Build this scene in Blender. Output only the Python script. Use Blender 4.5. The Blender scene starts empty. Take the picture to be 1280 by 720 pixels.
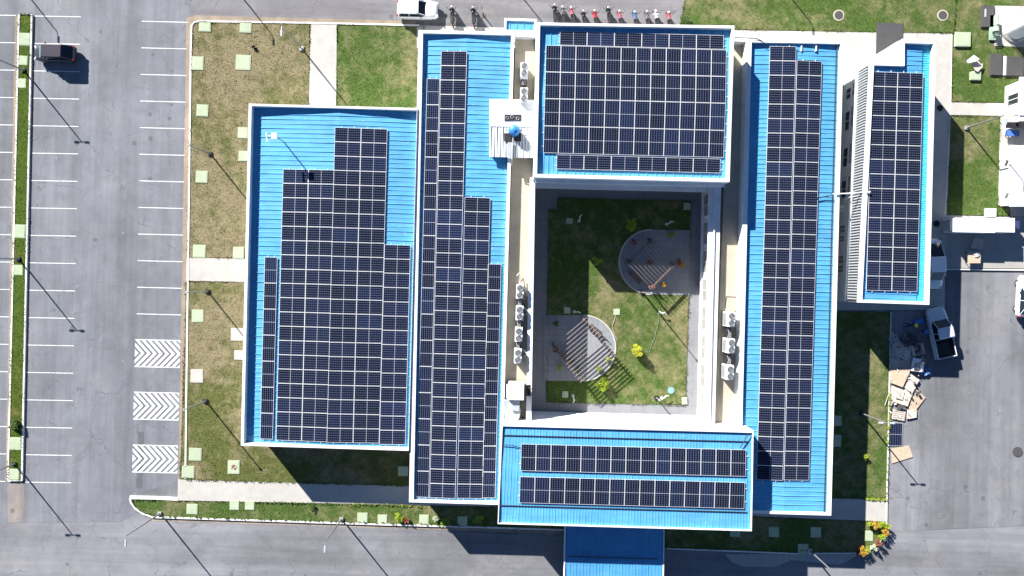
import bpy, bmesh, math, random
import numpy as np
from mathutils import Vector, Matrix
random.seed(7)
R = math.radians
sc = bpy.context.scene
C = sc.collection
HC = 68.0; F = 853.0; NX, NY = 643.0, 350.0; TH = R(1.5)
cs, sn = math.cos(TH), math.sin(TH)

def P(px, py, h=0.0):
    """world point at height h that the drone camera sees at photo pixel px,py"""
    m = (HC - h) / F
    dx, dy = (px - NX) * m, (py - NY) * m
    return (dx*cs + dy*sn, dx*sn - dy*cs, h)
def PP(pts, h=0.0): return [P(a, b, h)[:2] for a, b in pts]

# ------------------------------------------------------------------ materials
class N:
    def __init__(s, name):
        s.m = bpy.data.materials.new(name); s.m.use_nodes = True
        s.t = s.m.node_tree; s.n = s.t.nodes; s.l = s.t.links
        s.b = s.n['Principled BSDF']
        s.tc = s.n.new('ShaderNodeTexCoord')
        g = s.n.new('ShaderNodeNewGeometry'); s.pos = g.outputs['Position']
    def mp(s, scale=(1,1,1), src=None, loc=(0,0,0)):
        v = s.n.new('ShaderNodeMapping'); v.inputs['Scale'].default_value = scale; v.inputs['Location'].default_value = loc
        s.l.new(src or s.pos, v.inputs['Vector']); return v.outputs[0]
    def noise(s, sc_, det=3, rough=.55, vec=None, dist=0):
        v = s.n.new('ShaderNodeTexNoise'); v.inputs['Scale'].default_value = sc_; v.inputs['Detail'].default_value = det
        v.inputs['Roughness'].default_value = rough; v.inputs['Distortion'].default_value = dist
        s.l.new(vec or s.pos, v.inputs['Vector']); return v.outputs['Fac']
    def ramp(s, fac, stops):
        v = s.n.new('ShaderNodeValToRGB'); e = v.color_ramp.elements
        while len(e) < len(stops): e.new(.5)
        for i, (p, c) in enumerate(stops):
            e[i].position = p; e[i].color = (*c, 1) if not isinstance(c, (int, float)) else (c, c, c, 1)
        s.l.new(fac, v.inputs[0]); return v.outputs[0]
    def mix(s, a, b, fac, mode='MIX'):
        v = s.n.new('ShaderNodeMix'); v.data_type = 'RGBA'; v.blend_type = mode
        for k, x in ((6, a), (7, b)):
            if isinstance(x, (tuple, list)): v.inputs[k].default_value = (*x[:3], 1)
            else: s.l.new(x, v.inputs[k])
        if isinstance(fac, (int, float)): v.inputs[0].default_value = fac
        else: s.l.new(fac, v.inputs[0])
        return v.outputs[2]
    def math(s, op, a, b=0.0, c=None):
        v = s.n.new('ShaderNodeMath'); v.operation = op
        for k, x in enumerate([a, b] + ([c] if c is not None else [])):
            if isinstance(x, (int, float)): v.inputs[k].default_value = x
            else: s.l.new(x, v.inputs[k])
        return v.outputs[0]
    def bump(s, h, d=.02, st=.5):
        v = s.n.new('ShaderNodeBump'); v.inputs['Distance'].default_value = d; v.inputs['Strength'].default_value = st
        s.l.new(h, v.inputs['Height']); s.l.new(v.outputs[0], s.b.inputs['Normal'])
    def out(s, col, rough=.8, metal=0, spec=None):
        if isinstance(col, (tuple, list)): s.b.inputs['Base Color'].default_value = (*col[:3], 1)
        else: s.l.new(col, s.b.inputs['Base Color'])
        if isinstance(rough, (int, float)): s.b.inputs['Roughness'].default_value = rough
        else: s.l.new(rough, s.b.inputs['Roughness'])
        s.b.inputs['Metallic'].default_value = metal
        if spec is not None: s.b.inputs['Specular IOR Level'].default_value = spec
        return s.m

def simple(name, col, rough=.6, metal=0, var=.12, scale=1.5, spec=None):
    n = N(name); f = n.noise(scale, 4)
    lo = tuple(c*(1-var) for c in col); hi = tuple(min(c*(1+var), .95) for c in col)
    return n.out(n.ramp(f, [(.3, lo), (.7, hi)]), rough, metal, spec)

def asphalt(name, base, streak=(1, .06, 1), warm=0.0, blot=.25):
    n = N(name)
    fine = n.noise(26, 3, .7)
    big = n.noise(.09, 4, .6, dist=.6)
    mid = n.noise(.8, 5, .65)
    st = n.noise(.9, 4, .6, n.mp(streak))
    st3 = n.noise(.16, 3, .5, n.mp(streak, loc=(5, 17, 0)))
    st2 = n.noise(2.6, 3, .6, n.mp(streak, loc=(31, 7, 0)))
    b = np.array(base)
    c = n.ramp(fine, [(.25, tuple(b*.78)), (.5, tuple(b)), (.75, tuple(b*1.25))])
    c = n.mix(c, n.ramp(big, [(.3, .76), (.7, 1.2)]), .9, 'MULTIPLY')
    c = n.mix(c, n.ramp(mid, [(.25, .86), (.75, 1.12)]), .8, 'MULTIPLY')
    c = n.mix(c, n.ramp(st, [(.3, .78), (.5, 1.0), (.72, 1.2)]), .8, 'MULTIPLY')
    c = n.mix(c, n.ramp(st3, [(.35, .80), (.5, 1.0), (.65, 1.18)]), .9, 'MULTIPLY')
    c = n.mix(c, n.ramp(st2, [(.3, .93), (.7, 1.07)]), .8, 'MULTIPLY')
    blots = n.ramp(n.noise(.55, 5, .7, n.mp((1, 1, 1), loc=(11, 3, 5))), [(.54, 0.0), (.70, 1.0)])
    c = n.mix(c, tuple(b*.62), n.math('MULTIPLY', blots, blot*1.5))
    dust = n.ramp(n.noise(.22, 5, .7, n.mp((1, 1, 1), loc=(51, 13, 5))), [(.55, 0.0), (.8, 1.0)])
    c = n.mix(c, (b[0]*1.5, b[1]*1.38, b[2]*1.2), n.math('MULTIPLY', dust, min(.45 + warm, .8)))
    vs_ = n.n.new('ShaderNodeTexVoronoi'); vs_.inputs['Scale'].default_value = .55; n.l.new(n.pos, vs_.inputs['Vector'])
    sc_n = n.n.new('ShaderNodeSeparateColor'); n.l.new(vs_.outputs['Color'], sc_n.inputs[0])
    dd = n.math('ADD', vs_.outputs['Distance'], n.math('MULTIPLY', fine, .12))
    c = n.mix(c, tuple(b*.45), n.math('MULTIPLY', n.math('LESS_THAN', dd, .19), n.math('MULTIPLY', n.math('GREATER_THAN', sc_n.outputs[0], .80), .6)))
    c = n.mix(c, tuple(b*1.9), n.math('MULTIPLY', n.math('LESS_THAN', dd, .11), n.math('MULTIPLY', n.math('LESS_THAN', sc_n.outputs[1], .10), .7)))
    # hairline cracks
    vo = n.n.new('ShaderNodeTexVoronoi'); vo.feature = 'DISTANCE_TO_EDGE'; vo.inputs['Scale'].default_value = .21
    wob = n.n.new('ShaderNodeVectorMath'); wob.operation = 'ADD'
    nn = n.n.new('ShaderNodeTexNoise'); nn.inputs['Scale'].default_value = .7; nn.inputs['Detail'].default_value = 5
    n.l.new(n.pos, nn.inputs['Vector']); sc2 = n.n.new('ShaderNodeVectorMath'); sc2.operation = 'SCALE'; sc2.inputs['Scale'].default_value = 2.2
    n.l.new(nn.outputs['Color'], sc2.inputs[0]); n.l.new(n.pos, wob.inputs[0]); n.l.new(sc2.outputs[0], wob.inputs[1])
    n.l.new(wob.outputs[0], vo.inputs['Vector'])
    cr = n.math('MULTIPLY', n.math('LESS_THAN', vo.outputs['Distance'], .008), n.ramp(mid, [(.42, 0.0), (.55, .6)]))
    c = n.mix(c, tuple(b*.55), cr)
    n.bump(fine, .01, .4)
    return n.out(c, .85, 0, .25)

def lawnmat(name, green, dry, bias=0.0, deep=None):
    n = N(name)
    a = n.noise(.16, 5, .65, dist=.4); m = n.noise(.95, 5, .7); f = n.noise(7, 4, .75); ff = n.noise(22, 3, .8)
    mask = n.math('ADD', n.math('MULTIPLY', a, .62), n.math('MULTIPLY', m, .38))
    if name == 'lawn_dry':
        sp = n.n.new('ShaderNodeSeparateXYZ'); n.l.new(n.pos, sp.inputs[0])
        gr = n.n.new('ShaderNodeMapRange'); n.l.new(sp.outputs[1], gr.inputs[0]); gr.inputs[1].default_value = -6; gr.inputs[2].default_value = -17; gr.inputs[4].default_value = .085
        mask = n.math('SUBTRACT', mask, gr.outputs[0])
    mask = n.ramp(mask, [(.42 + bias, 0.0), (.56 + bias, 1.0)])
    g = n.ramp(f, [(.28, tuple(x*.5 for x in green)), (.5, green), (.74, tuple(x*1.45 for x in green))])
    d = n.ramp(f, [(.25, tuple(x*.55 for x in dry)), (.5, dry), (.75, tuple(x*1.4 for x in dry))])
    c = n.mix(g, d, n.math('MULTIPLY', mask, .85))
    c = n.mix(c, n.ramp(ff, [(.28, .65), (.5, 1.0), (.75, 1.3)]), .7, 'MULTIPLY')
    c = n.mix(c, n.ramp(m, [(.3, .8), (.7, 1.18)]), .8, 'MULTIPLY')
    n.bump(n.math('ADD', f, ff), .05, .8)
    return n.out(c, .95, 0, .1)

def concrete(name, base, rough=.85, joint=None):
    n = N(name); b = np.array(base)
    f = n.noise(18, 3, .7); m = n.noise(1.1, 5, .7); g = n.noise(.2, 4, .6)
    c = n.ramp(f, [(.3, tuple(b*.92)), (.7, tuple(np.minimum(b*1.07, .9)))])
    c = n.mix(c, n.ramp(m, [(.25, .84), (.6, 1.05)]), .8, 'MULTIPLY')
    c = n.mix(c, n.ramp(g, [(.3, .9), (.7, 1.06)]), .8, 'MULTIPLY')
    if joint:
        s = n.n.new('ShaderNodeSeparateXYZ'); n.l.new(n.pos, s.inputs[0])
        jx = n.math('LESS_THAN', n.math('PINGPONG', s.outputs[0], joint/2), .012)
        jy = n.math('LESS_THAN', n.math('PINGPONG', s.outputs[1], joint/2), .012)
        c = n.mix(c, tuple(b*.6), n.math('MULTIPLY', n.math('MAXIMUM', jx, jy), .8))
    n.bump(f, .008, .3)
    return n.out(c, rough, 0, .25)

M = {}
M['asph'] = asphalt('asphalt_ground', (.150, .153, .166))
M['lot'] = asphalt('asphalt_lot', (.166, .174, .194), (1, .05, 1))
M['road'] = asphalt('asphalt_road', (.184, .186, .202), (.05, 1, 1), .1)
M['nroad'] = asphalt('asphalt_north', (.185, .180, .192), (.05, 1, 1), .1)
M['yard'] = asphalt('asphalt_yard', (.178, .181, .197), (1, .05, 1), .15)
M['gutter'] = asphalt('gutter_dirt', (.27, .22, .17), (1, .3, 1), .3)
M['patch'] = asphalt('asphalt_patch', (.125, .127, .138))
M['stain'] = asphalt('asphalt_stained', (.21, .19, .175))
M['lawn'] = lawnmat('lawn_dry', (.098, .112, .034), (.235, .195, .118), -.03)
M['lawn2'] = lawnmat('lawn_green', (.068, .112, .026), (.20, .180, .095), .045)
M['median'] = lawnmat('lawn_median', (.062, .100, .014), (.14, .12, .04), .09)
M['path'] = concrete('pale_concrete', (.42, .405, .375), joint=None)
M['pave'] = concrete('grey_paving', (.20, .205, .22), joint=1.2)
M['patio'] = concrete('patio_paving', (.23, .24, .265), joint=.6)
M['slab'] = concrete('roof_slab', (.42, .37, .29))
M['padc'] = concrete('grey_pad', (.34, .33, .31), joint=2.4)
M['white'] = concrete('white_paint_wall', (.70, .705, .70))
M['kerb'] = concrete('white_kerb', (.72, .71, .68))
M['greenc'] = concrete('pale_green_concrete', (.37, .43, .30))
M['darkc'] = concrete('dark_slab', (.07, .068, .07))
M['rub'] = simple('black_rubber', (.015, .015, .016), .7)
M['tyre'] = simple('tyre_rubber', (.02, .02, .021), .8)
M['metal'] = simple('grey_steel', (.42, .43, .44), .45, .5)
M['alu'] = simple('aluminium_frame', (.74, .75, .78), .45, .2, .04)
M['dark'] = simple('dark_metal', (.03, .03, .034), .5, .3)
M['glass'] = simple('window_glass', (.025, .032, .04), .08, 0, .2, 1, .8)
M['beige'] = simple('beige_shutter', (.27, .26, .245), .6)
M['brownwood'] = simple('brown_timber', (.14, .095, .08), .7, 0, .25, 9)
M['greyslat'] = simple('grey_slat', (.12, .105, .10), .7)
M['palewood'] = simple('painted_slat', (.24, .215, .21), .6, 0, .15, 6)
M['ply'] = simple('plywood', (.46, .36, .26), .8, 0, .12, 4)
M['card'] = simple('cardboard', (.44, .38, .34), .85, 0, .15, 3)
M['cardp'] = simple('pale_card', (.52, .45, .40), .85, 0, .12, 3)
M['whitem'] = simple('white_enamel', (.76, .77, .77), .4, 0, .04)
M['duct'] = simple('duct_cover', (.45, .48, .5), .4, .3, .1, 3)
M['fan'] = simple('fan_grille', (.10, .105, .12), .5, .3)
M['blueplastic'] = simple('blue_plastic', (.04, .24, .62), .35, 0, .25, 5)
M['redstain'] = simple('dull_red', (.35, .12, .1), .8)
M['skin'] = simple('skin', (.30, .17, .11), .5, 0, .05)
M['navy'] = simple('navy_cloth', (.02, .035, .12), .9)
M['bluecl'] = simple('blue_cloth', (.05, .14, .42), .9)
M['grime'] = simple('grey_cloth', (.08, .08, .09), .9)
M['yellow'] = simple('yellow_plastic', (.75, .6, .03), .4)

def roofblue(name, base):
    n = N(name); b = np.array(base)
    m = n.noise(.7, 4, .6); f = n.noise(6, 3, .6)
    s = n.noise(1.3, 3, .6, n.mp((.15, 2.4, 1)))
    c = n.ramp(m, [(.3, tuple(b*.9)), (.7, tuple(b*1.08))])
    c = n.mix(c, n.ramp(f, [(.3, .94), (.7, 1.04)]), .7, 'MULTIPLY')
    c = n.mix(c, n.ramp(s, [(.3, .9), (.7, 1.06)]), .7, 'MULTIPLY')
    big = n.noise(.18, 5, .7, dist=.5)
    c = n.mix(c, n.ramp(big, [(.3, .84), (.7, 1.12)]), .9, 'MULTIPLY')
    dust = n.ramp(n.noise(2.2, 6, .8, n.mp((.3, 1, 1), loc=(9, 4, 2))), [(.5, 0.0), (.75, .28)])
    c = n.mix(c, (.26, .36, .42), dust)
    vr = n.n.new('ShaderNodeTexVoronoi'); vr.inputs['Scale'].default_value = .9; n.l.new(n.pos, vr.inputs['Vector'])
    c = n.mix(c, (.5, .52, .5), n.math('MULTIPLY', n.math('LESS_THAN', vr.outputs['Distance'], .07), .35))
    return n.out(c, .5, 0, .3)
M['roof'] = roofblue('blue_roof_sheet', (.085, .325, .565))
M['roof2'] = roofblue('blue_roof_sheet_b', (.070, .285, .530))
M['cyan'] = roofblue('cyan_gutter', (.05, .42, .60))

def panelmat():
    n = N('solar_glass')
    uv = n.n.new('ShaderNodeUVMap').outputs[0]
    s = n.n.new('ShaderNodeSeparateXYZ'); n.l.new(uv, s.inputs[0])
    u, v = s.outputs[0], s.outputs[1]
    def lines(x, cnt, w):
        p = n.math('PINGPONG', n.math('MULTIPLY', x, float(cnt)), .5)
        return n.math('LESS_THAN', p, w)
    gu = lines(u, 12, .045); gv = lines(v, 6, .06)
    bb = n.math('MULTIPLY', lines(v, 54, .11), .25)
    grid = n.math('MAXIMUM', n.math('MAXIMUM', n.math('MULTIPLY', gu, .45), gv), n.math('MULTIPLY', bb, .2))
    mid = n.math('LESS_THAN', n.math('ABSOLUTE', n.math('SUBTRACT', u, .5)), .0085)
    oi = n.n.new('ShaderNodeObjectInfo').outputs['Random']
    cell = n.ramp(oi, [(0, (.0020, .0036, .0105)), (.55, (.0026, .0050, .0155)), (.9, (.0036, .0076, .025)), (1, (.005, .011, .036))])
    cl = n.noise(1.3, 3)
    cell = n.mix(cell, n.ramp(cl, [(.3, .8), (.7, 1.25)]), .8, 'MULTIPLY')
    c = n.mix(cell, (.17, .20, .31), n.math('MULTIPLY', grid, .6))
    c = n.mix(c, (.30, .32, .38), mid)
    return n.out(c, .2, 0, .22)
M['pv'] = panelmat()

# ------------------------------------------------------------------ mesh builder
ORG = {}
class MB:
    def __init__(s): s.v = []; s.f = []; s.mi = []; s.sm = []
    def add(s, vs, fs, mi=0, smooth=False):
        o = len(s.v); s.v += [tuple(v) for v in vs]
        for f in fs: s.f.append(tuple(i+o for i in f)); s.mi.append(mi); s.sm.append(smooth)
    def prism(s, poly, z0, z1, mi=0):
        n = len(poly)
        a = sum(poly[i][0]*poly[(i+1) % n][1]-poly[(i+1) % n][0]*poly[i][1] for i in range(n))
        if a < 0: poly = poly[::-1]
        vs = [(x, y, z0) for x, y in poly] + [(x, y, z1) for x, y in poly]
        fs = [tuple(range(n-1, -1, -1)), tuple(range(n, 2*n))] + [(i, (i+1) % n, n+(i+1) % n, n+i) for i in range(n)]
        s.add(vs, fs, mi); return s
    def sheet(s, poly, z, mi=0):
        n = len(poly)
        a = sum(poly[i][0]*poly[(i+1) % n][1]-poly[(i+1) % n][0]*poly[i][1] for i in range(n))
        if a < 0: poly = poly[::-1]
        s.add([(x, y, z) for x, y in poly], [tuple(range(n))], mi); return s
    def box(s, cx, cy, cz, lx, ly, lz, rz=0, mi=0, rx=0, ry=0, bev=0):
        m = Matrix.Translation((cx, cy, cz)) @ Matrix.Rotation(rz, 4, 'Z') @ Matrix.Rotation(ry, 4, 'Y') @ Matrix.Rotation(rx, 4, 'X')
        if bev > 0:
            bm = bmesh.new(); bmesh.ops.create_cube(bm, size=1)
            for v in bm.verts: v.co = Vector((v.co.x*lx, v.co.y*ly, v.co.z*lz))
            bmesh.ops.bevel(bm, geom=bm.edges[:], offset=bev, segments=2, affect='EDGES')
            bm.verts.index_update()
            s.add([m @ v.co for v in bm.verts], [tuple(v.index for v in f.verts) for f in bm.faces], mi); bm.free(); return s
        vs = [m @ Vector((a*lx/2, b*ly/2, c*lz/2)) for c in (-1, 1) for a, b in ((-1, -1), (1, -1), (1, 1), (-1, 1))]
        s.add(vs, [(3, 2, 1, 0), (4, 5, 6, 7), (0, 1, 5, 4), (1, 2, 6, 5), (2, 3, 7, 6), (3, 0, 4, 7)], mi); return s
    def cyl(s, a, b, r0, r1=None, n=12, mi=0, smooth=True):
        r1 = r0 if r1 is None else r1
        a, b = Vector(a), Vector(b); d = (b-a).normalized()
        q = d.to_track_quat('Z', 'Y').to_matrix(); vs = []
        for c, r in ((a, r0), (b, r1)):
            for i in range(n):
                t = 2*math.pi*i/n; vs.append(c + q @ Vector((r*math.cos(t), r*math.sin(t), 0)))
        s.add(vs, [(i, (i+1) % n, n+(i+1) % n, n+i) for i in range(n)], mi, smooth)
        s.add(vs[:n], [tuple(range(n-1, -1, -1))], mi); s.add(vs[n:], [tuple(range(n))], mi); return s
    def tube(s, pts, r, n=8, mi=0):
        for a, b in zip(pts[:-1], pts[1:]): s.cyl(a, b, r, n=n, mi=mi)
        return s
    def torus(s, c, R_, r, axis='Y', n=18, k=8, mi=0):
        vs = []
        for i in range(n):
            t = 2*math.pi*i/n
            for j in range(k):
                p = 2*math.pi*j/k; rr = R_+r*math.cos(p); w = r*math.sin(p)
                q = (rr*math.cos(t), w, rr*math.sin(t)) if axis == 'Y' else (rr*math.cos(t), rr*math.sin(t), w)
                vs.append((c[0]+q[0], c[1]+q[1], c[2]+q[2]))
        s.add(vs, [(i*k+j, i*k+(j+1) % k, ((i+1) % n)*k+(j+1) % k, ((i+1) % n)*k+j) for i in range(n) for j in range(k)], mi, True); return s
    def ell(s, c, rx, ry, rz, n=14, m=8, mi=0, z0=-1.0):
        vs = []; fs = []
        a0 = math.asin(max(-1, z0))
        for j in range(m+1):
            t = a0 + (math.pi/2-a0)*j/m
            for i in range(n):
                p = 2*math.pi*i/n
                vs.append((c[0]+rx*math.cos(t)*math.cos(p), c[1]+ry*math.cos(t)*math.sin(p), c[2]+rz*math.sin(t)))
        for j in range(m):
            for i in range(n): fs.append((j*n+i, j*n+(i+1) % n, (j+1)*n+(i+1) % n, (j+1)*n+i))
        s.add(vs, fs, mi, True); return s
    def leaves(s, c, rx, ry, rz, n, size, mi=0, fill=.35):
        for _ in range(n):
            while True:
                p = Vector((random.uniform(-1, 1), random.uniform(-1, 1), random.uniform(-1, 1)))
                if fill < p.length <= 1: break
            p = Vector((c[0]+p.x*rx, c[1]+p.y*ry, c[2]+p.z*rz))
            q = Matrix.Rotation(random.uniform(0, 6.28), 3, 'Z') @ Matrix.Rotation(random.uniform(-1, 1), 3, 'X')
            k = size*random.uniform(.6, 1.4)
            s.add([p+q @ Vector(v) for v in ((-k*.5, 0, 0), (0, -k*.3, k*.1), (k*.6, 0, 0), (0, k*.3, k*.1))], [(0, 1, 2, 3)], mi)
        return s
    def build(s, name, mats, parent=None, org=None, world=True):
        me = bpy.data.meshes.new(name)
        o0 = Vector(ORG.get(parent.name, (0, 0, 0))) if parent is not None else Vector(org or (0, 0, 0))
        me.from_pydata([Vector(v)-o0 for v in s.v], [], s.f)
        for m in (mats if isinstance(mats, (list, tuple)) else [mats]): me.materials.append(m)
        me.polygons.foreach_set('material_index', s.mi); me.polygons.foreach_set('use_smooth', s.sm)
        me.update()
        o = bpy.data.objects.new(name, me); C.objects.link(o)
        if parent is not None: o.parent = parent
        else: o.location = o0
        ORG[o.name] = tuple(o0)
        return o

def tag(o, label=None, cat=None, group=None, kind=None):
    if label: o['label'] = label
    if cat: o['category'] = cat
    if group: o['group'] = group
    if kind: o['kind'] = kind
    return o
def thing(name, label, cat, loc=(0, 0, 0), group=None, rz=0):
    o = bpy.data.objects.new(name, None); C.objects.link(o); o.location = loc; o.rotation_euler.z = rz
    o.empty_display_size = .3; ORG[o.name] = tuple(loc) if rz == 0 else (0, 0, 0)
    return tag(o, label, cat, group)
def local(name, label, cat, group=None):
    o = thing(name, label, cat, (0, 0, 0), group); return o
def copy_tree(o, parent=None):
    c = o.copy(); C.objects.link(c)
    if parent is not None: c.parent = parent; c.matrix_parent_inverse = o.matrix_parent_inverse.copy()
    for ch in [x for x in KIDS.get(o.name, [])]: copy_tree_child(ch, c)
    return c
KIDS = {}
def dup(root, loc, rz, label, swap=None):
    def rec(o, par):
        c = o.copy(); C.objects.link(c)
        if par is not None: c.parent = par
        for ch in o.children: rec(ch, c)
        if swap and o.type == 'MESH' and any(m.name in swap for m in o.data.materials):
            c.data = o.data.copy()
            for i, m in enumerate(c.data.materials):
                if m.name in swap: c.data.materials[i] = swap[m.name]
        return c
    r = rec(root, None); r.location = loc; r.rotation_euler.z = rz; r['label'] = label
    return r
def struct(mb, name, mat): return tag(mb.build(name, mat), kind='structure')

# ------------------------------------------------------------------ ground
g = MB(); g.sheet([(-400, -400), (400, -400), (400, 400), (-400, 400)], 0); struct(g, 'ground', M['asph'])
def gs(name, pts, z, mat):
    mb = MB(); mb.sheet(PP(pts, z), z); return struct(mb, name, mat)
gs('parking_lot', [(-400, -300), (232, -300), (238, 22), (226, 600), (160, 622), (170, 641), (150, 652), (-400, 660)], .004, M['lot'])
gs('access_road', [(-400, 660.5), (150, 652.5), (170, 642), (300, 650), (1020, 690), (1110, 665), (1700, 640), (1700, 1100), (-400, 1100)], .004, M['road'])
gs('north_road', [(232.5, -300), (900, -300), (866, 0), (850, 34), (238.5, 22)], .004, M['nroad'])
gs('service_yard', [(1045, 386), (1181, 386), (1181, 336), (1700, 345), (1700, 639), (1110, 664)], .004, M['yard'])
# gutter dirt
gs('gutter_strip', [(233, 22), (242, 20), (240, 27), (231, 600), (223, 600)], .008, M['gutter'])
gs('gutter_strip', [(242, 19), (520, 26), (520, 32), (240, 27)], .008, M['gutter'])
gs('gutter_strip', [(39, 20), (43, 20), (31, 600), (26, 600)], .008, M['gutter'])
gs('gutter_strip', [(19, 20), (24, 20), (10, 600), (7, 600)], .008, M['gutter'])
gs('gutter_strip', [(190, 647), (625, 659.5), (700, 662), (700, 667), (450, 659), (190, 651)], .008, M['gutter'])
gs('worn_patch', [(9, 605), (30, 605), (31, 628), (28, 652), (10, 653)], .008, M['stain'])
gs('skid_mark', [(173, 540), (180, 540), (178, 611), (170, 610)], .006, M['patch'])
gs('lay_by', [(906, 693), (1075, 692), (1060, 701), (1050, 706), (990, 700), (968, 709), (930, 708), (915, 703)], .008, M['padc'])

lawns = []
def lawn(pts, mat='lawn', z=.10, name='lawn'):
    w = PP(pts, z); mb = MB(); mb.prism(w, 0.01, z); lawns.append((w, z, mat)); return struct(mb, name, M[mat])
def pathp(pts, z=.115, mat='path', name='path'):
    mb = MB(); mb.prism(PP(pts, z), .01, z); return struct(mb, name, M[mat])
lawn([(240.5, 27.5), (387.5, 29), (385.5, 150), (340, 150), (336, 322.5), (234, 321.5)])
pathp([(388, 29), (421, 30), (420, 150), (386, 150)])
lawn([(421.5, 30.5), (530, 33), (530, 150), (420.5, 150)], 'lawn2')
pathp([(233.5, 322), (336, 324), (336, 353), (232.5, 351)])
lawn([(232.5, 351.5), (336, 353.5), (330, 540), (540, 545), (540, 608.5), (225, 599)])
pathp([(222.5, 599.5), (1108, 625), (1108, 652), (660, 634), (222, 625.5)])
lawn([(165, 625.5), (222, 626.5), (660, 635), (705, 637), (705, 661.5), (440, 653.5), (192, 645.5), (177, 640), (168, 633)], 'lawn2')
lawn([(832, 641.5), (1107.5, 652.7), (1107, 662), (1099, 676), (1085, 687), (1070, 690.5), (997, 691), (860, 685.5), (832, 684.5)], 'lawn2')
lawn([(1018, 389), (1113, 390.5), (1107.5, 624), (1012, 621)], 'lawn2')
pathp([(521, 31.5), (862, 41), (862, 60), (521, 60)])
pathp([(900, 37.3), (1190, 42), (1189, 128), (1181, 335.5), (1181, 387), (1018, 388), (1018, 120), (905, 90)], mat='padc' if 0 else 'path')
lawn([(868, -60), (1200, -60), (1192.3, 41.5), (905, 36.5), (850, 30)], 'lawn2')
lawn([(1200.6, -60), (1330, -60), (1330, 129), (1189.5, 127.3), (1190.6, 42), (1192.6, 42)], 'lawn2')
pathp([(1189, 128), (1262, 129), (1262, 145), (1187.5, 143.5)])
lawn([(1187.3, 144.5), (1250, 145.8), (1247.5, 258), (1263, 258.5), (1262, 270), (1183.5, 268)], 'lawn2')
pathp([(1250.5, 145.5), (1268, 145.5), (1263.4, 257.5), (1247.8, 257.5)])
pathp([(1183.3, 269), (1330, 273), (1330, 336), (1181.3, 335)], mat='padc')
pathp([(1262.5, 146), (1330, 147), (1330, 272.5), (1262.5, 270.5)], z=.11, mat='padc')

def kerb(pts, w=.16, h=.15, mat='kerb', name='kerb'):
    wp = [Vector(P(a, b, h)[:2]) for a, b in pts]; mb = MB()
    L = []; Rr = []
    for i, p in enumerate(wp):
        d = (wp[min(i+1, len(wp)-1)]-wp[max(i-1, 0)]).normalized(); nrm = Vector((-d.y, d.x))
        L.append(p+nrm*w/2); Rr.append(p-nrm*w/2)
    n = len(wp); vs = []
    for a, b in zip(L, Rr): vs += [(a.x, a.y, .012), (b.x, b.y, .012), (b.x, b.y, h), (a.x, a.y, h)]
    fs = []
    for i in range(n-1):
        for j in range(4): fs.append((i*4+j, i*4+(j+1) % 4, (i+1)*4+(j+1) % 4, (i+1)*4+j))
    fs += [(0, 1, 2, 3), ((n-1)*4+3, (n-1)*4+2, (n-1)*4+1, (n-1)*4)]
    mb.add(vs, fs); return struct(mb, name, M[mat])
kerb([(231.5, 598), (234, 400), (237, 180), (238.5, 60), (239.5, 32), (242, 28), (248, 26.5), (388, 28.5), (524, 31.5)])
kerb([(162, 622), (192, 622.5), (222, 624)], w=.3)
kerb([(162, 623), (164, 629), (169, 636), (178, 642), (190, 646.5), (300, 650), (440, 654.5), (625, 660), (704, 662.5)])
kerb([(833, 685.8), (860, 686.8), (997, 692.2), (1070, 691.5), (1086, 688.3), (1100, 677.3), (1108.3, 662), (1108.7, 626), (1114, 390)], w=.12)
kerb([(1181, 336.5), (1330, 338)], w=.12)
kerb([(1190, 43), (1188.6, 128), (1181.8, 268)], w=.08, h=.13)

# central planted island
def island(y0, y1):
    xs = lambda y: (23.5-(y-18)*.0236, 39.3-(y-18)*.0212)
    a, b = xs(y0), xs(y1)
    lawn([(a[0], y0), (a[1], y0), (b[1], y1), (b[0], y1)], 'median', .13)
    kerb([(b[0], y1), (a[0], y0), (a[1], y0), (b[1], y1), (b[0], y1)], w=.15, h=.17)
island(18, 601)

# painted markings
pm = MB(); LW = .075
def pline(x0, y0, x1, y1):
    a = Vector(P(x0, y0, .012)[:2]); b = Vector(P(x1, y1, .012)[:2]); d = (b-a).normalized(); n_ = Vector((-d.y, d.x))*LW/2
    pm.sheet([tuple(a+n_), tuple(b+n_), tuple(b-n_), tuple(a-n_)], .012)
for i in range(18):
    y = 20+i*34.27; sh = (y-20)*.0205
    pline(42-sh*.95, y, 101-sh*1.03, y+1)
    pline(-30, y-1.5, 20-sh*1.1, y-.8)
for i in range(12):
    y = 26.5+i*33.25; sh = (y-26.5)*.0165
    pline(177-sh, y, 234-sh*1.25, y+1.4)
mp_ = N('road_paint'); wr = mp_.noise(5, 5, .8)
M['paint'] = mp_.out(mp_.mix((.76, .76, .76), (.36, .36, .38), mp_.ramp(wr, [(.48, .12), (.66, .95)])), .7)
struct(pm, 'parking_line', M['paint'])
def clipx(poly, lo, hi):
    def cl(pl, f, v):
        o = []
        for i in range(len(pl)):
            a, b = pl[i], pl[(i+1) % len(pl)]; ia, ib = f(a[0]), f(b[0])
            if ia: o.append(a)
            if ia != ib:
                t = (v-a[0])/(b[0]-a[0]); o.append((v, a[1]+t*(b[1]-a[1])))
        return o
    p = cl(poly, lambda x: x >= lo, lo)
    return cl(p, lambda x: x <= hi, hi) if len(p) > 2 else []
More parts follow.
